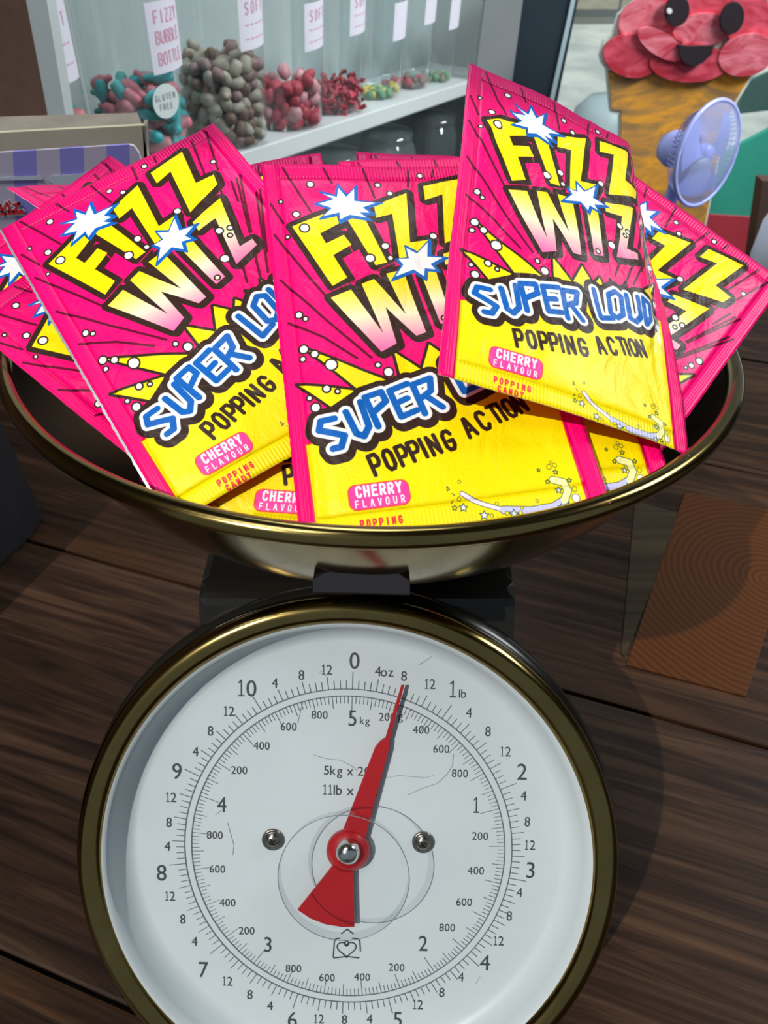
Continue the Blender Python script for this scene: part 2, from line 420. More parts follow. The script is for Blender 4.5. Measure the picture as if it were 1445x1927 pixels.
_nz = _N.new('ShaderNodeTexNoise'); _nz.inputs['Scale'].default_value = 1; _nz.inputs['Detail'].default_value = 3; _nz.inputs['Distortion'].default_value = 1.2
_mp = _N.new('ShaderNodeMapping'); _mp.inputs['Scale'].default_value = (34, 7, 1)
_L.new(_uv.outputs['UV'], _mp.inputs[0]); _L.new(_mp.outputs[0], _nz.inputs[0])
_d = _N.new('ShaderNodeMath'); _d.operation = 'SUBTRACT'; _d.inputs[1].default_value = .895; _L.new(_sp.outputs[0], _d.inputs[0])
_a = _N.new('ShaderNodeMath'); _a.operation = 'ABSOLUTE'; _L.new(_d.outputs[0], _a.inputs[0])
_m = _N.new('ShaderNodeMapRange'); _m.inputs['From Min'].default_value = .038; _m.inputs['From Max'].default_value = .018; _L.new(_a.outputs[0], _m.inputs[0])
_v = _N.new('ShaderNodeMapRange'); _v.inputs['From Min'].default_value = .25; _v.inputs['From Max'].default_value = .42; _L.new(_sp.outputs[1], _v.inputs[0])
_t = _N.new('ShaderNodeMapRange'); _t.inputs['From Min'].default_value = .47; _t.inputs['From Max'].default_value = .56; _L.new(_nz.outputs[0], _t.inputs[0])
_p = _N.new('ShaderNodeMath'); _p.operation = 'MULTIPLY'; _L.new(_m.outputs[0], _p.inputs[0]); _L.new(_t.outputs[0], _p.inputs[1])
_q = _N.new('ShaderNodeMath'); _q.operation = 'MULTIPLY'; _L.new(_p.outputs[0], _q.inputs[0]); _L.new(_v.outputs[0], _q.inputs[1])
_x = _N.new('ShaderNodeMix'); _x.data_type = 'RGBA'; _x.inputs['B'].default_value = (.62, .66, .62, 1)  # silvery streaks paint the crease glints into colour and metal
_L.new(_q.outputs[0], _x.inputs['Factor']); _L.new(_tx.outputs[0], _x.inputs['A']); _L.new(_x.outputs['Result'], _b.inputs['Base Color'])
_L.new(_q.outputs[0], _b.inputs['Metallic'])
_r = _N.new('ShaderNodeMapRange'); _r.inputs['To Min'].default_value = .40; _r.inputs['To Max'].default_value = .16; _L.new(_q.outputs[0], _r.inputs[0]); _L.new(_r.outputs[0], _b.inputs['Roughness'])
M_SIDE = print_mat('sachet_side_seal_print', 'along')
M_END = print_mat('sachet_end_seal_print', 'cross')
M_FOIL = mat('foil_cut_edge', (.72, .68, .70), .3, .7)
M_BACK = mat('sachet_back_print', (.80, .0, .18), .35, 0, .5, .2)

SW = 0.0825
BR, BC, BD, BN = .1325, Vector((-.0035, .2516, -.1332)), .0645, 4.6
BZ = Vector((.0263, .078, 1)).normalized(); BX = Vector((0, 1, 0)).cross(BZ).normalized(); BY = BZ.cross(BX)
M_BOWL = frame_mat(BC, BX, BY, BZ); M_BOWL_I = M_BOWL.inverted()
def inside_bowl(q):
    if q.z > .0045: return True
    r = math.hypot(q.x, q.y)
    if r > BR - .0040: return False
    return q.z > -BD * (1 - (r / (BR - .0035)) ** BN) + .0026
def settle(p, steps=9):
    """keep a sachet point inside the bowl: slide it up off the metal"""
    q0 = M_BOWL_I @ p
    if inside_bowl(q0): return p
    for i in range(1, steps):
        q = p * (1 - i * .004)
        if inside_bowl(M_BOWL_I @ q): return q
    r = math.hypot(q0.x, q0.y)
    if r > BR + .012: return M_BOWL @ Vector((q0.x, q0.y, .0045))
    rr = min(r, BR - .006)
    zz = max(q0.z, -BD * (1 - (rr / (BR - .0035)) ** BN) + .003)
    return M_BOWL @ Vector((q0.x * rr / r, q0.y * rr / r, zz))
POSES = {
 1: ([.4315, -.3431, -.1905, .736, 1.0491, 2.8021, .0917, .0386, -.0015], .972),
 2: ([.4294, -.0888, .1271, .1158, .6985, 2.6304, .0073, .0846, -.0099], 1.012),
 3: ([.4096, -.0667, .5836, -.7217, .8334, 2.7217, -.0015, -.015, .0507], 1.03),
 4: ([.4173, .0037, -.0923, -.0514, .6235, 2.7225, 0, 0, 0], 1.03),
 5: ([.4118, -.2071, .8642, -.7662, .6613, 2.8517, 0, 0, 0], .99),
 6: ([.594, -.78, .8, -.65, 1.0526, 3.15, 0, 0, 0], 1.12),
 7: ([.461, -.033, -.7074, .923, .8148, 2.9536, 0, 0, 0], .975),
 8: ([.43, -.08, .1, .3944, .7932, 2.74, 0, 0, 0], 1.015),
 9: ([.42, .3, -.16, -.9324, .9506, 3.1, 0, 0, 0], 1.13),
 10: ([.45, -.1, .03, .4155, .8659, 2.86, 0, 0, 0], 1.07),
 11: ([.412, -.207, .74, -1.0267, .7832, 2.95, 0, 0, 0], 1.04),
}
LAB = {
 1: 'upright pink and yellow popping candy sachet at right front with crinkled right edge',
 2: 'central pink and yellow popping candy sachet, whole front facing the camera, straight on',
 3: 'tilted left popping candy sachet with silver cut edge, its top corner highest at the left',
 4: 'popping candy sachet mostly buried under the centre and left ones, only its flavour badge showing',
 5: 'pink sachet leaning far left over the bowl rim, behind the tilted left sachet',
 6: 'shaded pink sachet corner poking out at far left beside the striped purple header',
 7: 'pink sachet fanned out to the right over the bowl rim, behind the front right one',
 8: 'sachet between the central and right front ones, its yellow lower corner showing above the rim',
 9: 'dark shaded sachet top showing at back between the left and central sachets',
 10: 'rearmost sachet with only a thin pink top edge above the central sachet',
 11: 'far left sachet showing a sliver with a star, under the leaning one by the rim',
}
def _shift(k, dx, dy, sc):
    p, _ = POSES[k]; t = Matrix.Rotation(Vector(p[:3]).length, 3, Vector(p[:3]).normalized()) @ Vector((dx, dy, 0))
    return (list(p[:3]) + [p[3] + t.x, p[4] + t.y, p[5] + t.z, 0, 0, 0], sc)
POSES[11] = _shift(5, .02, .27, 1.012)
def _anchor(rot, z, uv, pxy, sc):
    Rm = Matrix.Rotation(Vector(rot).length, 3, Vector(rot).normalized()); l = Rm @ Vector((uv[0] - .5, AR / 2 - uv[1], 0))
    d = z + l.z
    return (list(rot) + [(pxy[0] - IW / 2) / F_PX * d - l.x, -(pxy[1] - IH / 2) / F_PX * d - l.y, z, 0, 0, 0], sc)
POSES[9] = _anchor((.42, -.05, .22), 3.1, (1, 0), (602, 287), 1.10)
def rodr(w):
    w = Vector(w); th = w.length
    return Matrix.Rotation(th, 3, w.normalized()) if th > 1e-9 else Matrix.Identity(3)
def make_sachet(k):
    pose, sc = POSES[k]
    Rm = rodr(pose[:3]); T = Vector(pose[3:6]); qa, qb, qc = pose[6:9]
    us, vs = 0.06, 0.075
    def pt(u, v, side):
        x, y = u - .5, -(v - AR / 2)
        z = qa * x * x + qb * x * y + qc * y * y
        uu = min(max((u - us) / (1 - 2 * us), 0), 1); vv = min(max((v - vs) / (AR - 2 * vs), 0), 1)
        bul = (math.sin(math.pi * uu) * math.sin(math.pi * vv)) ** .45
        n1 = noise.noise(Vector((u * 3.1 + k * 5.3, v * 3.1, k * 1.7)))
        n2 = noise.noise(Vector((u * 9 + k, v * 7, 4.2)))
        wr = n1 * .012 + n2 * .004 * bul
        if k == 1:
            c = min(max((u - .80) / .2, 0), 1)
            kv = max(0.0, 1 - v / 1.35)
            th = .92 * kv
            if u > .80:
                d = u - .80
                x = .30 + d * math.cos(th * (.4 + .6 * c)); z += d * math.sin(th * (.4 + .6 * c)) * .75
            crease = math.exp(-((u - .885 - .012 * math.sin(v * 9)) / .016) ** 2) * min(1, max(0, (v - .1) * 4)) * min(1, max(0, (1.5 - v) * 3))
            wr += crease * (.016 + .02 * noise.noise(Vector((u * 30, v * 14, 1)))) * (.35 + kv)
            wr += .010 * kv * noise.noise(Vector((u * 14, v * 10, 8))) * min(1, max(0, (u - .35) * 2))
            wr -= .018 * math.exp(-(((u - .16) + (v - .25) * .35) / .03) ** 2) * math.exp(-((v - .28) / .16) ** 2) * .6
        if k == 2:
            wr += .012 * math.exp(-((u - .10 - .05 * (1.5 - v)) / .03) ** 2) * max(0, v - 1.25) * 2
        z += wr
        if k in (2, 8) and v > 1.15: y -= .027 * ((v - 1.15) / .45) ** 2 * (.5 + .5 * math.sin(math.pi * min(u * .75 + .1, 1)))
        if side > 0: z -= bul * .020 + .0022      # towards the camera
        else: z += bul * .016 + .0010
        e = .0025 * noise.noise(Vector((v * 60, u * 60, k))) if (u < .001 or u > .999 or v < .001 or v > AR - .001) else 0
        p = Rm @ Vector((x + e, y + e, z)) + T
        p = p * SW * sc
        return settle(Vector(CR) * p.x + Vector(CU) * p.y + Vector(CA) * p.z, {1: 26, 2: 22, 3: 16, 5: 14, 7: 22}.get(k, 9))
    root = empty('candy_sachet', pt(.5, AR, 1), label=LAB[k], cat='sachet', group='popping candy sachets in the brass bowl')
    def piece(name, u0, u1, v0, v1, nu, nv, m, open_sides):
        V, UV, Fc, MI = [], [], [], []
        for side in (1, -1):
            for j in range(nv + 1):
                for i in range(nu + 1):
                    u = u0 + (u1 - u0) * i / nu; v = v0 + (v1 - v0) * j / nv
                    V.append(pt(u, v, side)); UV.append((u, 1 - v / AR))
        off = (nu + 1) * (nv + 1)
        for j in range(nv):
            for i in range(nu):
                a = j * (nu + 1) + i
                Fc.append((a, a + nu + 1, a + nu + 2, a + 1)); MI.append(0)
                a += off; Fc.append((a, a + 1, a + nu + 2, a + nu + 1)); MI.append(2)
        def wall(idx, flip, mi):
            for a, b in zip(idx[:-1], idx[1:]):
                Fc.append((a, b, b + off, a + off) if flip else (b, a, a + off, b + off)); MI.append(mi)
        top = list(range(nu + 1)); bot = [nv * (nu + 1) + i for i in range(nu + 1)]
        lf = [j * (nu + 1) for j in range(nv + 1)]; rt = [j * (nu + 1) + nu for j in range(nv + 1)]
        wall(top, True, 1); wall(bot, False, 1); wall(lf, False, 1); wall(rt, True, 1)
        return mesh_obj(name, V, Fc, None, root, True, UV, [m, M_FOIL, M_BACK], MI)
    q = 1.0 if k in (1, 2, 3) else .6
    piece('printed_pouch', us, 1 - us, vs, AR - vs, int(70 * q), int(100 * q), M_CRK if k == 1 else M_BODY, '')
    piece('side_seal', 0, us, 0, AR, 3, int(120 * q), M_SIDE, '')
    piece('side_seal', 1 - us, 1, 0, AR, 4, int(120 * q), M_SIDE, '')
    piece('end_seal', us, 1 - us, 0, vs, int(60 * q), 4, M_END, '')
    piece('end_seal', us, 1 - us, AR - vs, AR, int(60 * q), 4, M_END, '')
    if k == 3:      # the thick silver cut edge down its left side
        V = []; n_ = 140
        ox = (Vector(CR) * (Rm @ Vector((1, 0, 0))).x + Vector(CU) * (Rm @ Vector((1, 0, 0))).y + Vector(CA) * (Rm @ Vector((1, 0, 0))).z).normalized()
        for j in range(n_ + 1):
            v = AR * j / n_; a = pt(0, v, 1); b = pt(0, v, -1); w = .00075 + .00035 * noise.noise(Vector((v * 40, 2, 3)))
            V += [a, a - ox * w, b - ox * w, b]
        Fc = [(4 * j + i, 4 * j + (i + 1) % 4, 4 * j + 4 + (i + 1) % 4, 4 * j + 4 + i) for j in range(n_) for i in range(4)]
        mesh_obj('cut_edge', V, Fc, M_FOIL, root, False, label='silver foil cut edge')
    return root

# ------------------------------------------------------------------ tabletop of dark planks
TZ = -0.392
TA = R_(-19)
TE = Vector((math.cos(TA), math.sin(TA), 0)); TN = Vector((-math.sin(TA), math.cos(TA), 0))
M_T = frame_mat((0, 0, 0), TE, TN, Vector((0, 0, 1)))
def wood(name, c1, c2, c3, rough=.38):
    m = mat(name, rough=rough, spec=.12, coat=.0, coat_r=.2)
    N, L, b = nt(m)
    tc = N.new('ShaderNodeTexCoord'); mp = N.new('ShaderNodeMapping'); mp.vector_type = 'TEXTURE'; mp.inputs['Scale'].default_value = (1 / 4.0, 1 / 85, 1 / 85)
    mp.inputs['Rotation'].default_value = (0, 0, TA)
    L.new(tc.outputs['Object'], mp.inputs[0])
    nz = N.new('ShaderNodeTexNoise'); nz.inputs['Scale'].default_value = 1; nz.inputs['Detail'].default_value = 9; nz.inputs['Roughness'].default_value = .68; nz.inputs['Distortion'].default_value = 1.3
    L.new(mp.outputs[0], nz.inputs[0])
    cr = N.new('ShaderNodeValToRGB'); e = cr.color_ramp.elements
    e[0].position = .34; e[0].color = (*c1, 1); e[1].position = .70; e[1].color = (*c3, 1)
    x = e.new(.5); x.color = (*c2, 1)
    L.new(nz.outputs[0], cr.inputs[0])
    mp2 = N.new('ShaderNodeMapping'); mp2.vector_type = 'TEXTURE'; mp2.inputs['Scale'].default_value = (1 / 2.2, 1 / 11, 1 / 11); mp2.inputs['Rotation'].default_value = (0, 0, TA)
    L.new(tc.outputs['Object'], mp2.inputs[0])
    n2 = N.new('ShaderNodeTexNoise'); n2.inputs['Scale'].default_value = 1.5; n2.inputs['Detail'].default_value = 4
    L.new(mp2.outputs[0], n2.inputs[0])
    r2 = N.new('ShaderNodeMapRange'); r2.inputs['From Min'].default_value = .3; r2.inputs['From Max'].default_value = .7; r2.inputs['To Min'].default_value = .6; r2.inputs['To Max'].default_value = 1.45
    L.new(n2.outputs[0], r2.inputs[0])
    mx = N.new('ShaderNodeMix'); mx.data_type = 'RGBA'; mx.blend_type = 'MULTIPLY'; mx.inputs['Factor'].default_value = 1
    cb = N.new('ShaderNodeCombineColor')
    for i in range(3): L.new(r2.outputs[0], cb.inputs[i])
    L.new(cr.outputs[0], mx.inputs['A']); L.new(cb.outputs[0], mx.inputs['B']); L.new(mx.outputs['Result'], b.inputs['Base Color'])
    bp = N.new('ShaderNodeBump'); bp.inputs['Strength'].default_value = .5; bp.inputs['Distance'].default_value = .0006
    L.new(nz.outputs[0], bp.inputs['Height']); L.new(bp.outputs[0], b.inputs['Normal'])
    rr = N.new('ShaderNodeMapRange'); rr.inputs['To Min'].default_value = rough - .12; rr.inputs['To Max'].default_value = rough + .2
    L.new(nz.outputs[0], rr.inputs[0]); L.new(rr.outputs[0], b.inputs['Roughness'])
    return m
M_W = [wood('dark_stained_oak_a', (.007, .0035, .002), (.021, .0095, .0045), (.054, .024, .0105)),
       wood('dark_stained_oak_b', (.008, .004, .002), (.025, .0115, .005), (.066, .030, .012)),
       wood('dark_stained_oak_c', (.008, .0042, .003), (.023, .0115, .0065), (.056, .029, .016))]
table = empty('wooden_counter', (0.2, .3, TZ), label='dark stained plank counter top carrying the scale', cat='counter')
bnds = [-.30, -.13, .0425, .278, .546, .74, .93]
for i, (a, b) in enumerate(zip(bnds[:-1], bnds[1:])):
    bm = prism([(-1.05, a + .0010), (1.1, a + .0010), (1.1, b - .0010), (-1.05, b - .0010)], TZ - .035, TZ - (0 if i % 2 else .0006), M_T, bevel=.0016)
    bm_obj('plank', bm, M_W[i % 3], table)
# orange end-grain pattern and a pale sliver, built as pieces in the top
m_eg = mat('orange_end_grain', rough=.5, spec=.12)
N, L, b = nt(m_eg)
tc = N.new('ShaderNodeTexCoord'); mp = N.new('ShaderNodeMapping')
pith = TE * .150 + TN * .418
mp.inputs['Location'].default_value = (-pith.x, -pith.y, 0); mp.vector_type = 'POINT'
L.new(tc.outputs['Object'], mp.inputs[0])
wv = N.new('ShaderNodeTexWave'); wv.wave_type = 'RINGS'; wv.rings_direction = 'Z'; wv.inputs['Scale'].default_value = 66; wv.inputs['Distortion'].default_value = 6; wv.inputs['Detail'].default_value = 4; wv.inputs['Detail Scale'].default_value = .35
L.new(mp.outputs[0], wv.inputs[0])
cr = N.new('ShaderNodeValToRGB'); e = cr.color_ramp.elements
e[0].position = 0; e[0].color = (.042, .0115, .0018, 1); e[1].position = .95; e[1].color = (.068, .020, .0025, 1)
L.new(wv.outputs[0], cr.inputs[0]); L.new(cr.outputs[0], b.inputs['Base Color'])
bm_obj('end_grain_patch', prism([(.060, .31), (.133, .31), (.160, .42), (.160, .50), (.090, .50)], TZ - .01, TZ + .0012, M_T, bevel=.0004), m_eg, table, label='orange end-grain patterned piece set into the dark counter')
M_PALE = noisy(mat('pale_sliver_grain', rough=.6, spec=.08), (.020, .014, .008), (.042, .029, .016), (4, 120, 40), rot=(0, 0, -TA))
bm_obj('pale_sliver', prism([(.0560, .318), (.0585, .316), (.0885, .472), (.052, .476)], TZ - .01, TZ + .0009, M_T, bevel=.0003), M_PALE, table, label='thin pale sliver beside the end-grain patterned piece')
M_LEG = mat('table_leg_dark', (.03, .016, .01), .5)
for (e_, n_) in ((-.95, -.22), (1.0, -.22), (-.95, .85), (1.0, .85)):
    p = TE * e_ + TN * n_
    bm_obj('leg', box_bm((p.x, p.y, TZ - .035 - .35), .07, .07, .70, .004), M_LEG, table)

# ------------------------------------------------------------------ kitchen scale
M_BLK = mat('black_enamel', (.010, .009, .007), .25, 0, .30, .12, .1)
M_BLKM = mat('black_plastic', (.010, .009, .008), .35, 0, .5)
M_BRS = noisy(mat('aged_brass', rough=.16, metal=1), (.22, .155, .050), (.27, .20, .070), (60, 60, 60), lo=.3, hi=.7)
M_BRS_SHADE = noisy(mat('aged_brass_inner_shade', rough=.30, metal=1), (.040, .022, .010), (.060, .034, .015), (60, 60, 60), lo=.3, hi=.7)  # shade inside the bowl put into a darker brass colour
tilt, yw = R_(38), -.0289
DN = Vector((math.sin(yw) * math.cos(tilt), -math.cos(yw) * math.cos(tilt), math.sin(tilt)))
DX = Vector((0, 0, 1)).cross(DN).normalized(); DY = DN.cross(DX)
DC = Vector((-.0145, .1172, -.2919))
M_D = frame_mat(DC, DX, DY, DN)
def dpx(x, y, h=0.0):
    d = Vector(ray(x, y)); s = (DC + DN * h).dot(DN) / d.dot(DN); p = d * s - DC
    return (p.dot(DX), p.dot(DY))
scale = empty('kitchen_scale', (DC.x, .2, TZ), label='black and brass kitchen scale with large round white dial', cat='scale')
# wedge housing
hp = [(.052, TZ + .0002), (.1795, -.2130), (.187, -.2112), (.318, -.2145), (.330, -.218), (.350, TZ + .0002)]
Mh = Matrix(((0, 0, 1, -.0105), (1, 0, 0, 0), (0, 1, 0, 0), (0, 0, 0, 1)))
bm_obj('housing', prism(hp, -.0615, .0615, Mh, bevel=.003), M_BLK, scale, smooth=False)
V, Fc = lathe([(.0, -.016), (.1035, -.016), (.1055, -.010), (.1060, .0), (.1040, .003), (.1010, .0045), (.096, .004)], 128, M_D)
mesh_obj('drum', V, Fc, M_BLK, scale, True)
# brass bezel
prof = []
for i in range(25):
    a = R_(-30 + i * 9.4)
    prof.append((.0984 + .0052 * math.cos(a), .0095 + .0052 * math.sin(a)))
prof = [(.1034, .0035)] + prof + [(.0932, .0100)]
V, Fc = lathe(prof, 360, M_D); mesh_obj('bezel', V, Fc, M_BRS, scale, True)
# dished white dial
M_DIAL = noisy(mat('white_dial', rough=.4, spec=.3, coat=.0), (.50, .545, .56), (.53, .575, .59), (30, 30, 30), lo=.3, hi=.7)
V, Fc = lathe([(0.0, 0.0), (.03, 0.0), (.06, 0.0), (.0838, 0.0), (.0848, .0002), (.0858, .0006), (.0872, .0016), (.0885, .0030), (.0898, .0050), (.0912, .0078), (.0922, .0110), (.0938, .0118)], 360, M_D)
mesh_obj('dial_face', V, Fc, M_DIAL, scale, True)
# printed scale: ticks, rings, numerals
M_INK = mat('dial_ink', (.040, .048, .052), .6)
M_INKG = mat('dial_line_ink', (.105, .125, .14), .6)
HT = .00022
tk = MB(); A0 = R_(0.9)
def bar(x0, y0, x1, y1, w, h=HT, out=None):
    d = Vector((x1 - x0, y1 - y0)); d.normalize(); n = Vector((-d.y, d.x)) * w / 2
    q = [(x0 + n.x, y0 + n.y), (x0 - n.x, y0 - n.y), (x1 - n.x, y1 - n.y), (x1 + n.x, y1 + n.y)]
    (out or tk).add([M_D @ Vector((a, b_, h)) for a, b_ in q], [(0, 1, 2, 3)])
RO, RI = .0650, .0622
for rr, ww in ((RO, .00042), (RI, .00042)):
    V, Fc = lathe([(rr - ww / 2, HT), (rr + ww / 2, HT)], 200, M_D); tk.add(V, Fc)
for i in range(176):
    a = math.pi / 2 - A0 - 2 * math.pi * i / 176
    ln = .0068 if i % 16 == 0 else (.0050 if i % 4 == 0 else .0034)
    bar(RO * math.cos(a), RO * math.sin(a), (RO + ln) * math.cos(a), (RO + ln) * math.sin(a), .00028)
for i in range(250):
    a = math.pi / 2 - A0 - 2 * math.pi * i / 250
    ln = .0078 if i % 50 == 0 else (.0062 if i % 10 == 0 else (.0048 if i % 5 == 0 else .0030))
    bar(RI * math.cos(a), RI * math.sin(a), (RI - ln) * math.cos(a), (RI - ln) * math.sin(a), .00022)
tk.build('printed_scale_rings', M_INKG, scale, kind='stuff')
_fc = {}
def text_mesh(s):
    if s in _fc: return _fc[s]
    cu = bpy.data.curves.new('t', 'FONT'); cu.body = s; cu.size = 1; cu.resolution_u = 3
    ob = bpy.data.objects.new('t', cu); COL.objects.link(ob)
    dg = bpy.context.evaluated_depsgraph_get(); me = bpy.data.meshes.new_from_object(ob.evaluated_get(dg))
    V = [(v.co.x, v.co.y) for v in me.vertices]; Fc = [tuple(p.vertices) for p in me.polygons]
    bpy.data.objects.remove(ob); bpy.data.curves.remove(cu); bpy.data.meshes.remove(me)
    xs = [v[0] for v in V]; ys = [v[1] for v in V]
    _fc[s] = (V, Fc, min(xs), max(xs), min(ys), max(ys)); return _fc[s]
num = MB()
ONE = ([(.02, .0), (.50, .0), (.50, .085), (.315, .085), (.315, 1.0), (.235, 1.0), (.03, .86), (.03, .77), (.215, .86), (.215, .085), (.02, .085)], .52)
def put(s, px, py, hpx, wd=1.0, ref=None):
    _, _, _, _, ry0, ry1 = text_mesh(ref or s)
    zh = text_mesh('0')[5] - text_mesh('0')[4]
    cx, cy = dpx(px, py); k = hpx * .0002145 / (ry1 - ry0)
    pen = 0; lay = []
    for ch in s:
        if ch == ' ': pen += .26; continue
        if ch == '1':
            P, w_ = ONE; lay.append(([(pen + x * zh * .80, y * zh) for x, y in P], [(1, 2, 3, 9, 10, 0), (3, 4, 5, 8, 9), (5, 6, 7, 8)])); pen += w_ * zh * .80 + .085
        else:
            V, Fc, x0, x1, y0, y1 = text_mesh(ch); lay.append(([(pen + x - x0, y) for x, y in V], Fc)); pen += x1 - x0 + .085
    pen -= .085
    for V, Fc in lay:
        num.add([M_D @ Vector((cx + (x - pen / 2) * k * wd, cy + (y - (ry0 + ry1) / 2) * k, HT)) for x, y in V], Fc)
for s, x, y in [('0', 667, 1243), ('1', 852, 1297), ('2', 982, 1452), ('3', 998, 1637), ('4', 912, 1811), ('5', 748, 1918), ('6', 550, 1918), ('7', 383, 1824), ('8', 304, 1642), ('9', 333, 1451), ('10', 465, 1295)]:
    put(s, x, y, 31, .92, '0')
for s, x, y in [('4', 711, 1263), ('8', 760, 1272), ('12', 809, 1287), ('4', 882, 1341), ('8', 918, 1376), ('12', 951, 1414), ('4', 985, 1497), ('8', 992, 1546), ('12', 997, 1590), ('4', 977, 1679), ('8', 958, 1723),
                ('12', 938, 1770), ('4', 867, 1838), ('8', 831, 1867), ('12', 786, 1890), ('4', 695, 1917), ('8', 648, 1918), ('12', 600, 1917), ('4', 508, 1892), ('8', 470, 1871), ('12', 428, 1846), ('4', 366, 1771),
                ('8', 344, 1729), ('12', 320, 1686), ('4', 315, 1592), ('8', 318, 1547), ('12', 322, 1500), ('4', 368, 1414), ('8', 396, 1375), ('12', 431, 1338), ('4', 517, 1285), ('8', 567, 1270), ('12', 615, 1260)]:
    put(s, x, y, 18.5, .88, '0')
put('oz', 728, 1267, 12, .95, 'o'); put('lb', 870, 1305, 16, .95)
for s, x, y in [('5', 663, 1351), ('1', 896, 1515), ('2', 796, 1775), ('3', 504, 1777), ('4', 417, 1514)]:
    put(s, x, y, 30, .86, '0')
put('kg', 686, 1358, 18, .95, 'kg')
for s, x, y in [('200', 728, 1349), ('400', 792, 1373), ('600', 830, 1409), ('800', 865, 1455), ('200', 903, 1573), ('400', 895, 1638), ('600', 873, 1697), ('800', 841, 1745), ('200', 746, 1820), ('400', 681, 1838),
                ('600', 615, 1839), ('800', 552, 1822), ('200', 464, 1751), ('400', 428, 1698), ('600', 409, 1635), ('800', 404, 1571), ('200', 450, 1449), ('400', 492, 1403), ('600', 543, 1367), ('800', 601, 1345)]:
    put(s, x, y, 15, .92, '0')
put('g', 753, 1352, 15.5, .95, 'g'); put('5kg x 20g', 659, 1453, 23, .95, '5kg x 20g'); put('11lb x 1oz', 659, 1487, 19, .95, 'lb')
num.build('printed_numerals', M_INK, scale, kind='stuff')
lg = MB()
def pline(pts, w, h=HT, out=lg):
    for (a, b_), (c, d) in zip(pts[:-1], pts[1:]):
        ax, ay = dpx(a, b_); cx, cy = dpx(c, d); bar(ax, ay, cx, cy, w, h, out)
pline([(640, 1765), (632, 1766), (629, 1771), (627, 1801)], .0005); pline([(662, 1765), (673, 1766), (677, 1771), (678, 1790)], .0005)
pline([(627, 1802), (640, 1801), (651, 1799), (665, 1801), (676, 1802)], .0005); pline([(642, 1757), (653, 1748), (665, 1757)], .0005)
hrt = []
for i in range(41):
    t = -math.pi + 2 * math.pi * i / 40
    hrt.append((652 + 17 * math.sin(t) ** 3 * 1.05, 1785 - (13 * math.cos(t) - 5 * math.cos(2 * t) - 2 * math.cos(3 * t) - math.cos(4 * t)) * 1.0))
pline(hrt, .0005); pline([(652 + 4 * math.sin(i), 1775 + 5 * math.cos(i)) for i in range(8)], .0005)
lg.build('printed_emblem', M_INK, scale, label='small house and heart emblem')
sc_ = MB()
pline([(590, 1420), (612, 1427), (640, 1430), (660, 1440), (672, 1450)], .00022, HT, sc_); pline([(722, 1464), (750, 1459), (775, 1461), (800, 1463), (815, 1459)], .00022, HT, sc_)
pline([(766, 1496), (795, 1483), (822, 1474), (840, 1458), (851, 1440), (853, 1418)], .00030, HT, sc_); pline([(560, 1361), (568, 1326), (570, 1322)], .0002, HT, sc_)
pline([(600, 1265), (607, 1262), (613, 1272)], .0002, HT, sc_); pline([(788, 1251), (800, 1243), (814, 1234)], .0003, HT, sc_); pline([(428, 1548), (440, 1590), (438, 1608)], .0002, HT, sc_)
pline([(405, 1533), (420, 1522)], .0002, HT, sc_); pline([(895, 1850), (903, 1838)], .00025, HT, sc_); pline([(650, 1189), (676, 1190)], .0008, HT, sc_); pline([(663, 1190), (662, 1199)], .0005, HT, sc_)
sc_.build('scratches', mat('scratch_grey', (.28, .32, .34), .5), scale, kind='stuff')
# hub, needle, counterweight
M_RED = noisy(mat('red_needle_paint', rough=.4, coat=.25), (.33, .003, .006), (.38, .005, .008), (40, 40, 40))
HN = .0036
def dpoly(pxs, h): return [dpx(x, y, h) for x, y in pxs]
needle = [(635, 1588), (706, 1405), (715, 1394), (727, 1386), (733, 1394), (731, 1410), (683, 1592)]
bm_obj('needle', prism(dpoly(needle, HN), HN - .0005, HN + .0005, M_D, .0002), M_RED, scale)
tip = [(722, 1398), (755, 1289), (761, 1289), (731, 1398)]
bm_obj('needle_tip', prism(dpoly(tip, HN), HN - .0003, HN + .0003, M_D), M_RED, scale)
sect = [(634, 1618), (560, 1711), (584, 1727), (612, 1738), (642, 1743), (667, 1743), (664, 1630)]
bm_obj('counterweight', prism(dpoly(sect, HN), HN - .0005, HN + .0005, M_D, .0002), M_RED, scale)
hx, hy = dpx(655, 1601, HN)
M_hub = M_D @ Matrix.Translation((hx, hy, 0))
V, Fc = lathe([(0, .0078), (.0045, .0076), (.0062, .0064), (.0080, .0050), (.0085, .0042), (.0085, .0026)], 48, M_hub, cap1=True); mesh_obj('hub', V, Fc, M_RED, scale, True)
M_CHR = mat('polished_steel', (.62, .60, .57), .16, 1)
kx, ky = dpx(654, 1607, .0095)
V, Fc = lathe([(0, .0122), (.0016, .0120), (.0032, .0112), (.0043, .0100), (.0047, .0086), (.0047, .0072)], 32, M_D @ Matrix.Translation((kx, ky, 0))); mesh_obj('hub_cap', V, Fc, M_CHR, scale, True)
M_SCR = mat('screw_steel', (.30, .275, .24), .25, 1)
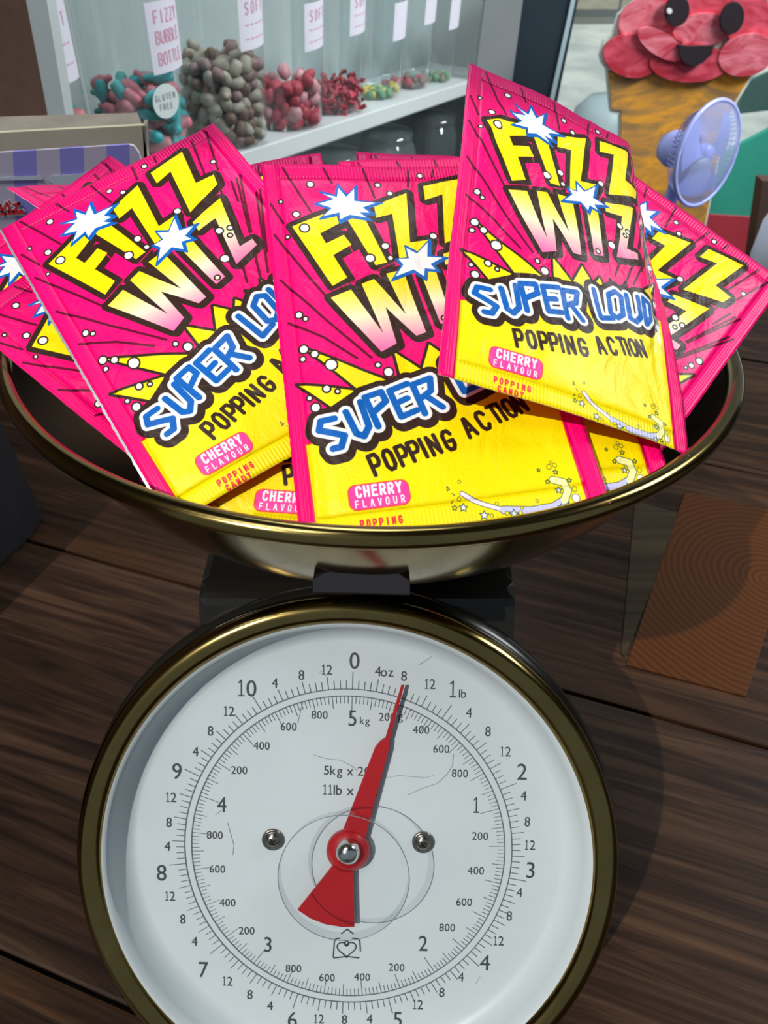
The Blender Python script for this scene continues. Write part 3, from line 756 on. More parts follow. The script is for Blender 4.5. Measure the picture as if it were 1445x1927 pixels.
for sx, sy in ((513, 1581), (796, 1586)):
    x_, y_ = dpx(sx, sy, .001); Ms = M_D @ Matrix.Translation((x_, y_, 0))
    V, Fc = lathe([(.0043, .0001), (.0043, .0010), (.0036, .0012), (.0033, .0009), (.0030, .0011), (.0024, .0019), (.0012, .0024), (0, .0025)], 32, Ms)
    s_ = mesh_obj('screw', V, Fc, M_SCR, scale, True)
    cb = MB()
    for a in (.5, .5 + math.pi / 2):
        d = Vector((math.cos(a), math.sin(a), 0)); n_ = Vector((-d.y, d.x, 0)) * .00028
        cb.add([Ms @ (q + Vector((0, 0, .0026))) for q in (d * .0014 + n_, d * .0014 - n_, -d * .0014 - n_, -d * .0014 + n_)], [(0, 1, 2, 3)])
    cb.build('cross_slot', M_BLKM, s_)
# clear cover with its raised centre ring
M_CLR = clear_mat('clear_cover_plastic', (.97, .98, .985), .0, .12, .0)
V, Fc = lathe([(0, .0160), (.0243, .0160), (.06, .0150), (.0934, .0126)], 128, M_D)
mesh_obj('clear_cover', V, Fc, M_CLR, scale, True)
M_CLR2 = clear_mat('clear_rim_plastic', (.84, .86, .875), .0, .12, .0)
V, Fc = lathe([(.0238, .0161), (.0243, .0198)], 96, M_D)
mesh_obj('cover_centre_ring', V, Fc, M_CLR2, scale, True)
V, Fc = lathe([(0, .0199), (.0243, .0199)], 96, M_D); mesh_obj('cover_centre_lens', V, Fc, M_CLR, scale, True)
lip = []
for i in range(96):
    a = 2 * math.pi * i / 96; lip.append(M_D @ Vector((.0243 * math.cos(a), .0243 * math.sin(a), .0200)))
V, Fc = tube(lip, .00017, 6, True); mesh_obj('cover_ring_edge', V, Fc, mat('ring_edge_grey', (.16, .18, .20), .3), scale, True)
# bracket, collar, post
bpt = at(680, 1101, .2005)
Mb = frame_mat(bpt, (1, 0, 0), Vector((0, .30, .954)).normalized(), Vector((0, -.954, .30)).normalized())
ob = [(-0.01372, -0.00287), (0.01372, -0.00359), (0.01363, 0.00126), (0.01076, 0.00341), (0.00664, 0.00484), (0.0, 0.00538), (-0.00664, 0.00493), (-0.01076, 0.00359), (-0.01363, 0.00161)]
bm_obj('pan_bracket', prism(ob, -.022, .0, Mb, .0007), mat('bracket_gloss', (.016, .012, .014), .14, 0, .6, .6, .05), scale)
bm_obj('bracket_arm', prism([(bpt.y + .008, bpt.z - .006), (bpt.y + .006, bpt.z - .010), (.190, -.2150), (.215, -.2078), (.235, -.2062), (.235, -.2042)], -.014, .014, Matrix(((0, 0, 1, bpt.x), (1, 0, 0, 0), (0, 1, 0, 0), (0, 0, 0, 1))), .0006), M_BLKM, scale)
V, Fc = lathe([(.0, -.206), (.030, -.214), (.030, -.2010), (.024, -.1992), (0, -.1990)], 48, Matrix.Translation((-.005, .256, 0))); mesh_obj('pan_post', V, Fc, M_BLKM, scale, True)

# ------------------------------------------------------------------ brass bowl
prof = []
for i in range(40):
    r = (BR - .0035) * i / 39; prof.append((r, -BD * (1 - (r / (BR - .0035)) ** BN)))
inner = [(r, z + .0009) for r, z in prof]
bead = []
for i in range(15):
    a = math.pi - i * math.pi * 1.35 / 14
    bead.append((BR - .0028 + .0030 * math.cos(a), .0004 + .0030 * math.sin(a)))
bowl = empty('brass_bowl', BC - BZ * BD, label='round brass weighing bowl full of candy sachets, on top of the scale', cat='bowl')
Mw = M_BOWL
V, Fc = lathe(prof, 160, Mw); mesh_obj('outer_shell', V, Fc, M_BRS, bowl, True)
V, Fc = lathe(inner, 160, Mw); mesh_obj('inner_lining', V, Fc, M_BRS_SHADE, bowl, True, label='inside of the bowl with its shade put into a darker brass')
V, Fc = lathe([inner[-1]] + bead + [prof[-1]], 200, Mw); mesh_obj('rolled_rim', V, Fc, M_BRS, bowl, True)

# ------------------------------------------------------------------ sachets
for k in sorted(POSES): make_sachet(k)

# ------------------------------------------------------------------ room around the counter
M_CREAM = noisy(mat('painted_ceiling', rough=.9), (.10, .095, .09), (.13, .12, .115), (2, 2, 2))
M_FLR = noisy(mat('dark_floor', rough=.6), (.05, .04, .035), (.09, .075, .06), (3, 3, 3))
bm_obj('floor', box_bm((0, .9, -1.12), 6, 4.6, .04), M_FLR, kind='structure')
CEIL_Y = -.645  # unseen roof edge, set so its shadow keeps the sun off the background
bm_obj('unseen_ceiling', box_bm((0, (CEIL_Y + 1.9) / 2, 1.40), 7, 1.9 - CEIL_Y, .12), M_CREAM, kind='structure')
M_BRW = noisy(mat('brown_wall_paint', rough=.85), (.13, .066, .044), (.155, .08, .053), (60, 60, 60), bump=.2)
bm_obj('wall_side', box_bm((-1.30, 1.0, .13), .06, 3.4, 2.5), M_BRW, kind='structure')
plate([(-420, -120), (42, -120), (100, 300), (-420, 300)], .77, .015, M_BRW, 'wall_left', kind='structure')
M_DARKW = noisy(mat('dim_wall_paint', rough=.9), (.10, .10, .10), (.13, .13, .13), (3, 3, 3))
bm_obj('wall_right', box_bm((2.3, .6, .13), .06, 2.3, 2.5), M_DARKW, kind='structure')

# shelving unit with the sweet jars
BUP = Vector((.062, -.03, .9976)).normalized()
def jp(px, py, z0):                      # where a jar of the row stands on the shelf
    k = -.682 + .731 * (963.5 - py) / 1350
    return Vector(ray(px, py) * (z0 / k))
JR = .054
JARS = [  # right edge px, base py, height on the shelf, fill, label py range
 (172, 330, -.268), (355, 302, -.274), (500, 268, -.280), (605, 235, -.292), (680, 208, -.304), (755, 180, -.316), (808, 163, -.328), (852, 152, -.338)]
jc = []
for px, py, z0 in JARS:
    p = jp(px, py, z0); d = (p.y * .731 - p.z * .682)
    jc.append(Vector((p.x - JR, p.y + .02, z0)))
sdir = (jc[-1] - jc[1]); sdir.normalize()
snrm = Vector((sdir.y, -sdir.x, 0)).normalized()          # towards the shop, away from the back panel
sup = snrm.cross(sdir).normalized()
if sup.z < 0: sup = -sup
M_WHT = noisy(mat('white_melamine', rough=.35, spec=.5, coat=.3), (.52, .55, .55), (.56, .59, .59), (5, 5, 5))
M_BACKP = noisy(mat('shelf_back_panel', rough=.6), (.40, .425, .415), (.44, .465, .455), (3, 3, 3))
unit = empty('shelf_unit', jc[0] + Vector((0, 0, -.8)), label='white wall shelf unit holding the row of sweet jars behind the bowl', cat='shelf')
s0 = jc[1]
def SF(c): return frame_mat(c, sdir, snrm, sup)
Msf = SF(s0)
bm_obj('shelf_board', box_bm((.36, -.005, -.013), 1.30, .165, .024, .002, Msf), M_WHT, unit)
bm_obj('back_panel', box_bm((.36, -.094, .05), 1.30, .012, 1.2, 0, Msf), M_BACKP, unit)
bm_obj('shelf_board', box_bm((.36, -.005, -.30), 1.30, .165, .024, .002, Msf), M_WHT, unit)
plate([(26, -120), (68, -120), (137, 300), (106, 300)], .745, .022, M_WHT, 'side_panel', unit)
bm_obj('side_panel', box_bm((1.01, -.004, .05), .022, .185, 1.2, .002, Msf), M_BACKP, unit)
M_GLASS = clear_mat('jar_acrylic', (.93, .96, .96), .055, .03, .035, (.8, .86, .9))
M_LABEL = mat('jar_label_paper', (.66, .63, .70), .6)
M_LPINK = mat('jar_label_pink_print', (.62, .28, .38), .6)
M_LGREY = mat('tag_grey_print', (.25, .27, .30), .6)
def sweet_mesh(kind):
    bm = bmesh.new()
    if kind == 'bottle':
        V, Fc = lathe([(0, -.0135), (.0042, -.013), (.0058, -.010), (.0058, .0), (.0045, .004), (.0030, .007), (.0030, .0115), (.0022, .013), (0, .0135)], 8)
    elif kind == 'chunk':
        V, Fc = lathe([(0, -.0085), (.0052, -.007), (.0066, -.002), (.0058, .004), (.0043, .007), (0, .0086)], 7)
    elif kind == 'heart':
        V, Fc = lathe([(0, -.0085), (.0055, -.007), (.0085, -.002), (.0085, .002), (.0055, .007), (0, .0085)], 9)
        V = [Vector((v.x, v.y * .7, v.z)) for v in V]
    else:
        V, Fc = tube([(.0035 * math.sin(t * 1.1), .003 * math.cos(t * 1.3), -.012 + t * .004) for t in range(7)], .0028, 5)
    me = bpy.data.meshes.new(kind); me.from_pydata([tuple(v) for v in V], [], Fc)
    me.polygons.foreach_set('use_smooth', [True] * len(me.polygons)); return me
def smat(n, c): return noisy(mat(n, rough=.55, spec=.4), tuple(x * .85 for x in c), tuple(min(1, x * 1.1) for x in c), (200, 200, 200))
SM = dict(pink=smat('sweet_pink', (.52, .15, .18)), teal=smat('sweet_teal', (.03, .30, .31)), cream=smat('sweet_cream', (.34, .30, .23)), brown=smat('sweet_brown', (.17, .10, .075)),
          mauve=smat('sweet_mauve', (.25, .15, .15)), red=smat('sweet_red', (.42, .035, .06)), rose=smat('sweet_rose', (.60, .28, .30)), crimson=smat('sweet_crimson', (.33, .03, .045)),
          green=smat('sweet_green', (.10, .26, .12)), yellow=smat('sweet_yellow', (.50, .40, .08)), olive=smat('sweet_olive', (.16, .15, .10)))
_sm = {}
def sweet(kind, col):
    if (kind, col) not in _sm:
        me = sweet_mesh(kind); me.materials.append(SM[col]); _sm[kind, col] = me
    return _sm[kind, col]
SW_DEF = [  # kind, palette, count, label, group
 ('bottle', ('pink', 'teal'), 110, '{c} fizzy bottle sweet in the leftmost jar beside the white panel', 'sweets in the leftmost jar'),
 ('bottle', ('pink', 'teal', 'pink', 'teal'), 130, '{c} fizzy bottle sweet in the big jar with the small round tag', 'bottle sweets in the second jar'),
 ('chunk', ('cream', 'brown', 'mauve', 'cream'), 300, '{c} chunky sweet in the third jar of mixed beige sweets', 'beige sweets in the third jar'),
 ('heart', ('red', 'rose', 'red'), 125, '{c} heart sweet in the fourth jar of red and white sweets', 'red sweets in the fourth jar'),
 ('twist', ('crimson', 'red', 'crimson'), 200, '{c} twisted sweet in the fifth jar heaped with red laces', 'red twists in the fifth jar')]
FILL = [.165, .116, .120, .068, .070]
JLAB = ['leftmost jar, cut off by the white side panel, of pink and teal sweets', 'large clear jar of pink and teal bottle sweets with round tag', 'clear jar of beige and brown chunky sweets, third along the shelf',
        'clear jar of red and white heart sweets on the shelf', 'clear jar heaped with dark red twisted sweets', 'clear jar with green and yellow sweets low in it, right of the dark red one',
        'second jar from the right end of the shelf, few sweets in it', 'rightmost and farthest clear jar on the white shelf']
for i, c in enumerate(jc):
    base = c + sup * .0002
    Mj = frame_mat(base, Vector((1, 0, 0)), BUP.cross(Vector((1, 0, 0))), BUP)
    jar = empty('sweet_jar', base, label=JLAB[i], cat='jar', group='sweet jars on the white shelf')
    H = .245
    V, Fc = lathe([(0, .0005), (JR - .004, .0005), (JR, .004), (JR, H - .022), (JR - .004, H - .010), (JR - .012, H)], 48, Mj); mesh_obj('glass_body', V, Fc, M_GLASS, jar, True)
    V, Fc = lathe([(JR - .0125, H), (JR - .008, H + .002), (JR - .008, H + .014), (JR - .012, H + .016), (0, H + .017)], 40, Mj); mesh_obj('lid', V, Fc, M_GLASS, jar, True)
    # paper label on the shop side
    la0, la1 = R_(-52), R_(6)
    lz0, lz1 = [(.090, .160), (.094, .158), (.105, .160), (.094, .146), (.103, .156), (.084, .135), (.100, .150), (.088, .140)][i]
    V, Fc = lathe([(JR + .0004, lz0), (JR + .0004, lz1)], 14, Mj, a0=la0, a1=la1); lb = mesh_obj('paper_label', V, Fc, M_LABEL, jar, True)
    t = MB()
    rows = [('FIZZY', .88), ('BUBBLE', .60), ('BOTTLE', .30)] if i == 1 else [('SOFT', .84), ('', .55), ('', .3)]
    for w_, fr in rows:
        hh = .011
        n_ = len(w_) or 5
        for k, ch in enumerate(w_ or '-----'):
            a = la0 + (la1 - la0) * (.16 + .72 * (k + .3) / n_)
            for pl in (GL.get(ch) or [[(0, .5), (.7, .5)]]):
                for (x0, y0), (x1, y1) in zip(pl[:-1], pl[1:]):
                    q = []
                    for (x, y) in ((x0, y0), (x1, y1)):
                        aa_ = a + (x - .33) * hh * .62 / JR; q.append((aa_, lz0 + (lz1 - lz0) * fr - hh + y * hh))
                    dx_, dy_ = (q[1][0] - q[0][0]) * JR, q[1][1] - q[0][1]; ln = math.hypot(dx_, dy_) or 1; nx, ny = -dy_ / ln * .0007, dx_ / ln * .0007
                    P4 = []
                    for (aa_, z_), sg in ((q[0], 1), (q[0], -1), (q[1], -1), (q[1], 1)):
                        ang = aa_ + sg * nx / JR; P4.append(Mj @ Vector(((JR + .0008) * math.cos(ang), (JR + .0008) * math.sin(ang), z_ + sg * ny)))
                    t.add(P4, [(0, 1, 2, 3)])
    if i < 5: t.build('label_print', M_LPINK, lb)
    if i == 1:
        a = R_(-42); cc = Mj @ Vector(((JR + .001) * math.cos(a), (JR + .001) * math.sin(a), .068))
        ux = Mj.to_3x3() @ Vector((-math.sin(a), math.cos(a), 0)); uz = BUP; un = ux.cross(uz)
        Mt = frame_mat(cc, ux, uz, un)
        V, Fc = lathe([(0, 0), (.017, 0), (.017, .0006), (0, .0006)], 28, Mt)
        V = [cc + (v - cc) for v in V]; tg = mesh_obj('gluten_free_tag', V, Fc, mat('tag_white', (.60, .66, .64), .5), jar)
        t = MB()
        for w_, yy_ in (('GLUTEN', .0016), ('FREE', -.0078)):
            for k, ch in enumerate(w_):
                for pl in GL[ch]:
                    for (x0, y0), (x1, y1) in zip(pl[:-1], pl[1:]):
                        hh = .0058; o_ = (k - len(w_) / 2 + .15) * .0046
                        A = Vector((o_ + x0 * hh * .6, yy_ + y0 * hh)); B = Vector((o_ + x1 * hh * .6, yy_ + y1 * hh)); dd = (B - A).normalized(); nn = Vector((-dd.y, dd.x)) * .00045
                        t.add([Mt @ Vector((q.x, q.y, .0009)) for q in (A + nn, A - nn, B - nn, B + nn)], [(0, 1, 2, 3)])
        t.build('tag_print', M_LGREY, tg)
    def pile(n, hgt, size):
        out = []; dmin = size * 1.5
        while len(out) < n:
            best = None
            for _t in range(10):
                a = random.uniform(0, 2 * math.pi); r = (JR - size * 1.15) * math.sqrt(random.random())
                x, y = r * math.cos(a), r * math.sin(a); z = size * .9
                for q in out:
                    d2 = (q.x - x) ** 2 + (q.y - y) ** 2
                    if d2 < dmin * dmin: z = max(z, q.z + math.sqrt(dmin * dmin - d2))
                z += random.random() * size * .5
                if best is None or z < best.z: best = Vector((x, y, z))
            if best.z > hgt: break
            out.append(best)
        # keep the ones that show: towards the shop or on top of the heap
        return [q for q in out if q.x * .35 - q.y * .94 > -.15 * JR or q.z > hgt * .72]
    if i < 5:
        kind, pal, n, lab, grp = SW_DEF[i]
        size = dict(bottle=.0092, chunk=.0074, heart=.0082, twist=.0062)[kind]
        names = dict(bottle='bottle_sweet', chunk='chunky_sweet', heart='heart_sweet', twist='twisted_sweet')
        for j, p in enumerate(pile(n, FILL[i], size)):
            cname = pal[j % len(pal)]
            o = bpy.data.objects.new(names[kind], sweet(kind, cname)); COL.objects.link(o)
            o.location = Mj @ p
            o.rotation_euler = (random.uniform(0, 3), random.uniform(0, 3), random.uniform(0, 6))
            k_ = random.uniform(1.05, 1.3); o.scale = (k_, k_, k_)
            setp(o, lab.format(c=cname), 'sweet', cname + ' ' + grp)
    else:
        t = MB(); pals = [('green', 'yellow'), ('brown', 'red'), ('olive', 'green')][i - 5]
        for j, p in enumerate(pile(40, .030, .006)):
            V, Fc = lathe([(0, -.006), (.005, -.005), (.0066, 0), (.005, .005), (0, .006)], 7)
            off = Mj @ p; t.add([off + v for v in V], Fc)
        o = t.build('mixed_sweets', SM[pals[0]], None, True, label=['layer of green and yellow sweets low in the sixth jar', 'layer of brown sweets low in the second jar from the end', 'layer of olive sweets low in the farthest jar'][i - 5], cat='sweets', kind='stuff')
        o.data.materials.append(SM[pals[1]])
        mi = []; per = len(t.F) // 40 if len(t.F) >= 40 else 1
        for q in range(len(t.F)): mi.append((q // 28) % 2)
        o.data.polygons.foreach_set('material_index', mi)
# jars on the lower shelf
for q, (a_, lab) in enumerate(((.42, 'empty clear jar on the lower shelf, left one'), (.62, 'empty clear jar on the lower shelf, middle one'), (.82, 'empty clear jar on the lower shelf, right one'))):
    base = Msf @ Vector((a_, .0, -.2875))
    jar = empty('lower_jar', base, label=lab, cat='jar', group='jars on the lower shelf')
    Mj = frame_mat(base, Vector((1, 0, 0)), BUP.cross(Vector((1, 0, 0))), BUP)
    V, Fc = lathe([(0, .0005), (.052, .0005), (.055, .004), (.055, .19), (.050, .20), (.044, .21)], 40, Mj); mesh_obj('glass_body', V, Fc, M_GLASS, jar, True)
    V, Fc = lathe([(.0435, .21), (.046, .213), (.046, .224), (0, .227)], 32, Mj); mesh_obj('lid', V, Fc, M_GLASS, jar, True)

# wall strip and shop window
M_GREYP = noisy(mat('grey_wall_paint', rough=.8), (.21, .22, .225), (.24, .25, .255), (4, 4, 4))
M_NAVY = mat('window_frame_paint', (.020, .032, .042), .4)
plate([(921, -60), (992, -60), (940, 330), (870, 330)], 1.62, .03, M_GREYP, 'wall_back', kind='structure')
w1 = empty('window_1', on_y(1060, 300, 1.70)); w1['kind'] = 'structure'
plate([(988, -60), (1100, -60), (1020, 330), (912, 330)], 1.66, .07, M_NAVY, 'window_post', w1)
plate([(1088, -60), (1096, -60), (1012, 330), (1004, 330)], 1.655, .012, mat('bright_frame_edge', (.42, .52, .56), .3), 'frame_bead', w1)
M_PANE = clear_mat('window_glass', (.93, .97, .96), .03, .01, .06, (.75, .86, .9))  # slight pale haze stands in for reflected light on the glass
plate([(1075, -80), (1700, -80), (1700, 440), (990, 440)], 1.72, .006, M_PANE, 'pane', w1)
plate([(1000, 470), (1700, 450), (1700, 530), (1000, 530)], 1.70, .06, M_NAVY, 'bottom_rail', w1)

# ------------------------------------------------------------------ outside the window
M_PAVE = noisy(mat('pale_pavement', rough=.9), (.55, .60, .60), (.85, .88, .84), (2.2, 2.2, 2.2), lo=.4, hi=.6)
bm_obj('ground', box_bm((1.0, 6.2, -1.15), 14, 8.0, .06), M_PAVE, kind='structure')
M_BRK = noisy(mat('tan_brick', rough=.9), (.30, .25, .18), (.46, .40, .29), (5, 5, 14))
bwall = empty('brick_wall', (2.0, 7.2, -1.12), label='tan brick wall across the street seen at the top of the window', cat='wall')
bm_obj('mortar', box_bm((2.6, 7.35, .28), 6, .2, 2.8), mat('mortar_grey', (.17, .16, .14), .9), bwall)
bme = bpy.data.meshes.new('brick'); b_ = box_bm((0, 0, 0), .42, .05, .13, .006); b_.to_mesh(bme); b_.free(); bme.materials.append(M_BRK)
for r in range(14):
    for c_ in range(9):
        o = bpy.data.objects.new('brick', bme); COL.objects.link(o); o.parent = bwall; o.matrix_parent_inverse = world_of(bwall).inverted()
        o.location = (1.3 + c_ * .44 + (.22 if r % 2 else 0), 7.235, -.95 + r * .15)
# green and red display board
M_GRN = noisy(mat('green_board_paint', rough=.5), (.04, .36, .25), (.055, .44, .32), (4, 4, 4)); M_REDB = noisy(mat('red_board_paint', rough=.5), (.50, .040, .06), (.58, .05, .07), (4, 4, 4))
db = empty('display_board', on_y(1320, 520, 1.50), label='green board with red lower band standing behind the small fan', cat='board')
plate([(1180, 395), (1200, 330), (1340, 300), (1470, 232), (1640, 150), (1640, 425)], 1.52, .012, M_GRN, 'green_panel', db)
plate([(1180, 393), (1640, 425), (1640, 560), (1180, 560)], 1.515, .014, M_REDB, 'red_band', db)
plate([(1434, 340), (1470, 340), (1452, 520), (1408, 520)], 1.30, .03, mat('brown_post_paint', (.085, .045, .032), .6), 'brown_post', None, .002, label='brown wooden post at the right edge beside the green board', cat='post')
tent = plate([(1385, 215), (1402, 158), (1470, 128), (1600, 110), (1600, 196), (1470, 205)], 2.6, .02, M_GRN, 'green_awning', None, label='slanted green awning outside the window at the right edge', cat='awning')
# pale round object outside, left of the sign
c_ = on_y(1130, 250, 2.3)
V, Fc = lathe([(0, .10), (.05, .095), (.085, .06), (.098, 0), (.09, -.12), (0, -.12)], 32, Matrix.Translation(c_))
mesh_obj('white_round_object', V, Fc, mat('white_round_surface', (.85, .97, 1.0), .35), None, True, label='pale rounded object standing outside, left of the cone sign', cat='object')
# pale paper bag behind the right sachet
c_ = on_z(1462, 520, TZ + .0005)
V, Fc = lathe([(0, .100), (.025, .097), (.045, .080), (.055, .05), (.056, .01), (.052, 0), (0, 0)], 32, Matrix.Translation(c_ + Vector((.03, .02, 0))))
mesh_obj('white_tub', V, Fc, mat('white_tub_plastic', (.90, .94, 1.0), .4), None, True, label='rounded white tub on the counter at the right edge', cat='tub')

# ------------------------------------------------------------------ ice cream cone sign
CY = 1.44
sign = empty('ice_cream_sign', on_y(1280, 560, CY), label='large flat red ice cream cone sign with a smiling face', cat='sign')
Mpl = Matrix(((1, 0, 0, 0), (0, 0, 1, 0), (0, 1, 0, 0), (0, 0, 0, 1)))
def zz(pts): return [(x / 3.959 + 1080, y / 3.959) for x, y in pts]
M_SB = mat('sign_white_border', (.85, .90, .80), .5)
out = [(200, 470), (190, 400), (225, 300), (285, 262), (330, 110), (440, 15), (520, -30), (560, -220), (700, -420), (1000, -480), (1250, -400), (1380, -150), (1450, 60), (1455, 230), (1560, 330), (1580, 430), (1470, 510),
       (1330, 575), (1190, 800), (1100, 1100), (1020, 1500), (960, 1800), (480, 1800), (400, 1400), (335, 1060), (340, 860), (270, 835), (240, 520)]
plate(zz(out), CY, .012, M_SB, 'backing_board', sign)
m_cone = noisy(mat('cone_print', rough=.5), (.36, .20, .08), (1.0, .42, .03), (9, 9, 26), detail=4, lo=.42, hi=.66, dist=.9)
plate(zz([(255, 530), (280, 815), (355, 825), (350, 1060), (415, 1400), (490, 1790), (950, 1790), (1010, 1490), (1090, 1090), (1180, 790), (1320, 560), (1100, 500), (600, 480)]), CY - .003, .004, m_cone, 'cone', sign, label='orange-brown mottled wafer cone')
def red(n, a, b2): return noisy(mat(n, rough=.45), a, b2, (14, 14, 30), detail=3, lo=.4, hi=.62, dist=1.5)
M_SC1 = red('scoop_red_a', (.50, .025, .045), (.78, .10, .15)); M_SC2 = red('scoop_red_b', (.60, .05, .08), (.92, .26, .32))
def lobe(cx, cy, rx, ry, dy, m, nm='scoop_swirl', n=28, rot=0, th=.006, **k):
    P = []
    for i in range(n):
        a = 2 * math.pi * i / n; x, y = rx * math.cos(a), ry * math.sin(a)
        P.append((cx + x * math.cos(rot) - y * math.sin(rot), cy + x * math.sin(rot) + y * math.cos(rot)))
    return plate(zz(P), CY - dy, th, m, nm, sign, .0015, **k)
lobe(900, -60, 450, 330, .006, M_SC1); lobe(560, 190, 230, 210, .009, M_SC2); lobe(430, 420, 215, 160, .012, M_SC1, rot=.2)
lobe(1310, 180, 170, 260, .009, M_SC1); lobe(860, 470, 300, 145, .014, M_SC1); lobe(1290, 410, 220, 155, .016, M_SC2, rot=-.3)
lobe(650, 330, 200, 90, .019, M_SC2, rot=.55); lobe(960, 220, 230, 120, .012, M_SC2, rot=-.1)
M_SK = mat('sign_black_print', (.030, .020, .024), .35)
lobe(770, 80, 92, 120, .022, M_SK, 'eye', rot=.2); lobe(1180, 135, 88, 125, .022, M_SK, 'eye', rot=.25)
lobe(712, 85, 20, 22, .026, mat('eye_glint', (.9, .9, .85), .4), 'eye_highlight', th=.003)
plate(zz([(775, 330), (850, 345), (960, 350), (1045, 335), (1030, 400), (960, 470), (890, 500), (820, 470), (785, 410)]), CY - .024, .006, M_SK, 'mouth', sign, .001)

# ------------------------------------------------------------------ small violet fan
FC = on_y(1331, 291, .93)
m_fan = mat('violet_fan_plastic', (.40, .43, .86), .35, coat=.3)
m_fan2 = clear_mat('violet_clear_cage', (.80, .84, 1.0), .10, .06, .34, (.62, .68, 1.0))  # glass glare put in as a pale lavender haze
fan = empty('desk_fan', Vector((FC.x, .95, TZ)), label='small violet desk fan with clear cage on the counter at right', cat='fan')
fdir = Vector((.55, -.80, .10)).normalized(); fx = Vector((0, 0, 1)).cross(fdir).normalized(); fy = fdir.cross(fx)
M_F = frame_mat(FC, fx, fy, fdir)
FR = .0575
rim = [M_F @ Vector((FR * math.cos(a * math.pi / 32), FR * math.sin(a * math.pi / 32), 0)) for a in range(64)]
V, Fc = tube(rim, .0028, 8, True); mesh_obj('cage_ring', V, Fc, m_fan, fan, True)
V, Fc = lathe([(0, .012), (.02, .0115), (.045, .007), (FR, .001)], 48, M_F); mesh_obj('front_cover', V, Fc, m_fan2, fan, True)
t = MB()
for i in range(60):
    a = 2 * math.pi * i / 60
    V, Fc = tube([M_F @ Vector((.020 * math.cos(a), .020 * math.sin(a), -.026)), M_F @ Vector((.045 * math.cos(a), .045 * math.sin(a), -.022)), M_F @ Vector((FR * math.cos(a), FR * math.sin(a), -.002))], .0006, 4); t.add(V, Fc)
t.build('rear_cage_wires', m_fan, fan, True, kind='stuff')
V, Fc = lathe([(0, .004), (.010, .003), (.012, -.004), (.012, -.012), (0, -.012)], 24, M_F); mesh_obj('blade_hub', V, Fc, m_fan, fan, True)
for kx_ in range(3):
    a0_ = kx_ * 2 * math.pi / 3 + .5; Vb = []; Fb = []
    for ii in range(7):
        for jj in range(7):
            r = .010 + .038 * ii / 6; a = a0_ + (jj / 6 - .5) * (1.1 + .5 * ii / 6); Vb.append(M_F @ Vector((r * math.cos(a), r * math.sin(a), -.004 + (jj / 6 - .5) * .012)))
    for ii in range(6):
        for jj in range(6): q = ii * 7 + jj; Fb.append((q, q + 1, q + 8, q + 7))
    mesh_obj('blade', Vb, Fb, mat('blade_plastic_%d' % kx_, (.34, .38, .72), .4), fan, True)
V, Fc = lathe([(.021, -.024), (.022, -.030), (.021, -.052), (.016, -.062), (0, -.065)], 32, M_F); mesh_obj('motor_housing', V, Fc, m_fan, fan, True)
nb = M_F @ Vector((0, 0, -.03))
V, Fc = tube([nb + Vector((0, 0, -.018)), nb + Vector((-.004, .0, -.060)), Vector((nb.x - .008, nb.y + .004, TZ + .012))], [.010, .0085, .009], 16); mesh_obj('neck', V, Fc, m_fan, fan, True)
V, Fc = lathe([(0, .014), (.02, .013), (.040, .006), (.042, .0004), (0, .0004)], 40, Matrix.Translation((nb.x - .008, nb.y + .004, TZ))); mesh_obj('base', V, Fc, m_fan, fan, True)

# ------------------------------------------------------------------ cardboard box with striped header, dark box below
m_card = noisy(mat('grey_brown_cardboard', rough=.8), (.48, .41, .28), (.54, .47, .33), (40, 40, 40))
m_cardt = noisy(mat('cardboard_top', rough=.85), (.20, .165, .13), (.26, .215, .17), (40, 40, 40))
cbx = empty('cardboard_box', on_y(60, 420, .47), label='grey-brown cardboard outer box behind the striped header, top left', cat='box')
pa, pb = on_y(-160, 225, .50), on_y(268, 240, .50)
plate([(-160, 258), (268, 236), (278, 300), (285, 560), (-160, 560)], .485, .004, m_card, 'front_flap', cbx)
P = [on_y(-160, 257, .4895), on_y(268, 235, .4895), on_y(258, 212, .51), on_y(-160, 224, .51)]
me_v = P + [p + Vector((0, 0, -.004)) for p in P]
mesh_obj('top_fold', me_v, [(0, 1, 2, 3), (7, 6, 5, 4), (0, 4, 5, 1), (1, 5, 6, 2), (2, 6, 7, 3), (3, 7, 4, 0)], m_cardt, cbx)
q0, q1 = on_y(268, 237, .485), on_y(285, 560, .485)
mesh_obj('side_flap', [q0, q1, q1 + Vector((-.002, .014, 0)), q0 + Vector((-.002, .014, 0)), q0 + Vector((.002, 0, 0)), q1 + Vector((.002, 0, 0)), q1 + Vector((.0, .014, 0)), q0 + Vector((.0, .014, 0))],
         [(0, 1, 2, 3), (4, 7, 6, 5), (0, 4, 5, 1), (1, 5, 6, 2), (2, 6, 7, 3), (3, 7, 4, 0)], m_cardt, cbx)
hd = empty('striped_header', on_y(60, 560, .465), label='purple and lilac striped display header with red script, left of the sachets', cat='display header')
m_pur = mat('header_purple', (.30, .255, .70), .35, coat=.3); m_lil = mat('header_lilac', (.60, .49, .62), .35, coat=.3)
hy = .462
def hpt(x, y): return on_y(x, y, hy)
xs_top = [-160, -22, 24, 68, 112, 157, 200, 243]
for i in range(len(xs_top)):
    x0 = xs_top[i]; x1 = xs_top[i + 1] if i + 1 < len(xs_top) else None
    def ty(x): return 287 - (x / 240) * 15 if x <= 240 else 272
    sl = .045
    if x1: poly_ = [(x0, ty(x0)), (x1, ty(x1)), (x1 + 300 * sl, 590), (x0 + 300 * sl, 590)]
    else: poly_ = [(243, 272), (252, 275), (261, 288), (266, 305), (272, 590), (243 + 300 * sl, 590)]
    plate(poly_, hy, .0022, m_pur if i % 2 == 0 and i > 0 or i == 0 else m_lil, 'stripe', hd)
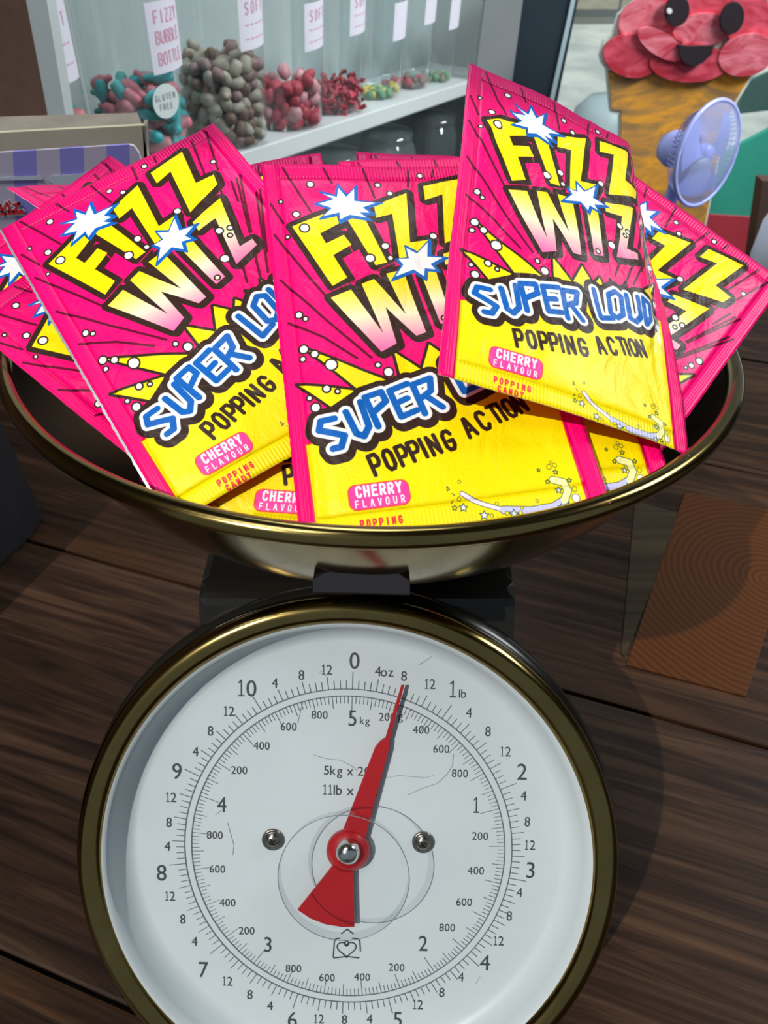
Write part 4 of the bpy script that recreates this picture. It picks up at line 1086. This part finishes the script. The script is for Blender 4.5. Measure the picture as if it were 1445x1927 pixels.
m_film = mat('shiny_film', (.70, .72, .80), .2, .4)
plate([(88, 337), (98, 331), (235, 322), (225, 350), (110, 357)], hy - .0012, .0010, m_film, 'clear_film', hd)
plate([(-40, 336), (75, 331), (80, 338), (-40, 341)], hy - .0012, .0008, m_film, 'fold_highlight', hd)  # highlight along a fold, put in as a thin pale strip
m_rs = mat('red_script_ink', (.75, .02, .035), .5); m_wr = mat('white_script_outline', (.85, .80, .82), .5)
SCR = [[(-12, 384), (-8, 398), (-1, 386), (4, 399), (12, 382)], [(17, 386), (17, 399), (22, 397)], [(17, 380), (18, 379)], [(24, 385), (36, 383), (25, 399), (40, 397)], [(42, 396), (43, 397)]]
def ribbon(pls, wpx, yoff, m, nm, extra=None):
    t = MB()
    for pl in pls:
        for a, b in zip(pl[:-1], pl[1:]):
            A, B = on_y(*a, hy - yoff), on_y(*b, hy - yoff); d = (B - A).normalized(); n_ = Vector((-d.z, 0, d.x)) * wpx * .00026
            A2, B2 = A - d * wpx * .0002, B + d * wpx * .0002
            t.add([A2 + n_, A2 - n_, B2 - n_, B2 + n_], [(0, 1, 2, 3)])
    t.build(nm, m, hd)
ribbon(SCR, 5.0, .0012, m_wr, 'script_outline'); ribbon(SCR + [[(-30, 404), (10, 403), (45, 401)]], 2.4, .0016, m_rs, 'red_script')
ribbon([[(-30, 407), (10, 406), (46, 404)]], 2.2, .0010, m_wr, 'script_underline')
# box in one near-black tone
m_dk = noisy(mat('dark_box_surface', rough=.45), (.010, .010, .013), (.014, .014, .017), (20, 20, 20))
dA = on_z(0, 1068, TZ); dB = on_z(108, 966, TZ)
e_ = (dB - dA); e_.z = 0; L_ = e_.length; e_.normalize(); n_ = Vector((-e_.y, e_.x, 0))
cen = dB - e_ * .30
Mk = frame_mat(cen + Vector((0, 0, .0003)), e_, n_, Vector((0, 0, 1)))
bmk = prism([(-.05, 0), (.27, 0), (.292, .006), (.30, .025), (.30, .20), (-.05, .20)], 0, .10, Mk, .003)
bm_obj('dark_box', bmk, m_dk, None, label='dark box on the counter at the left edge, below the bowl rim', cat='box')
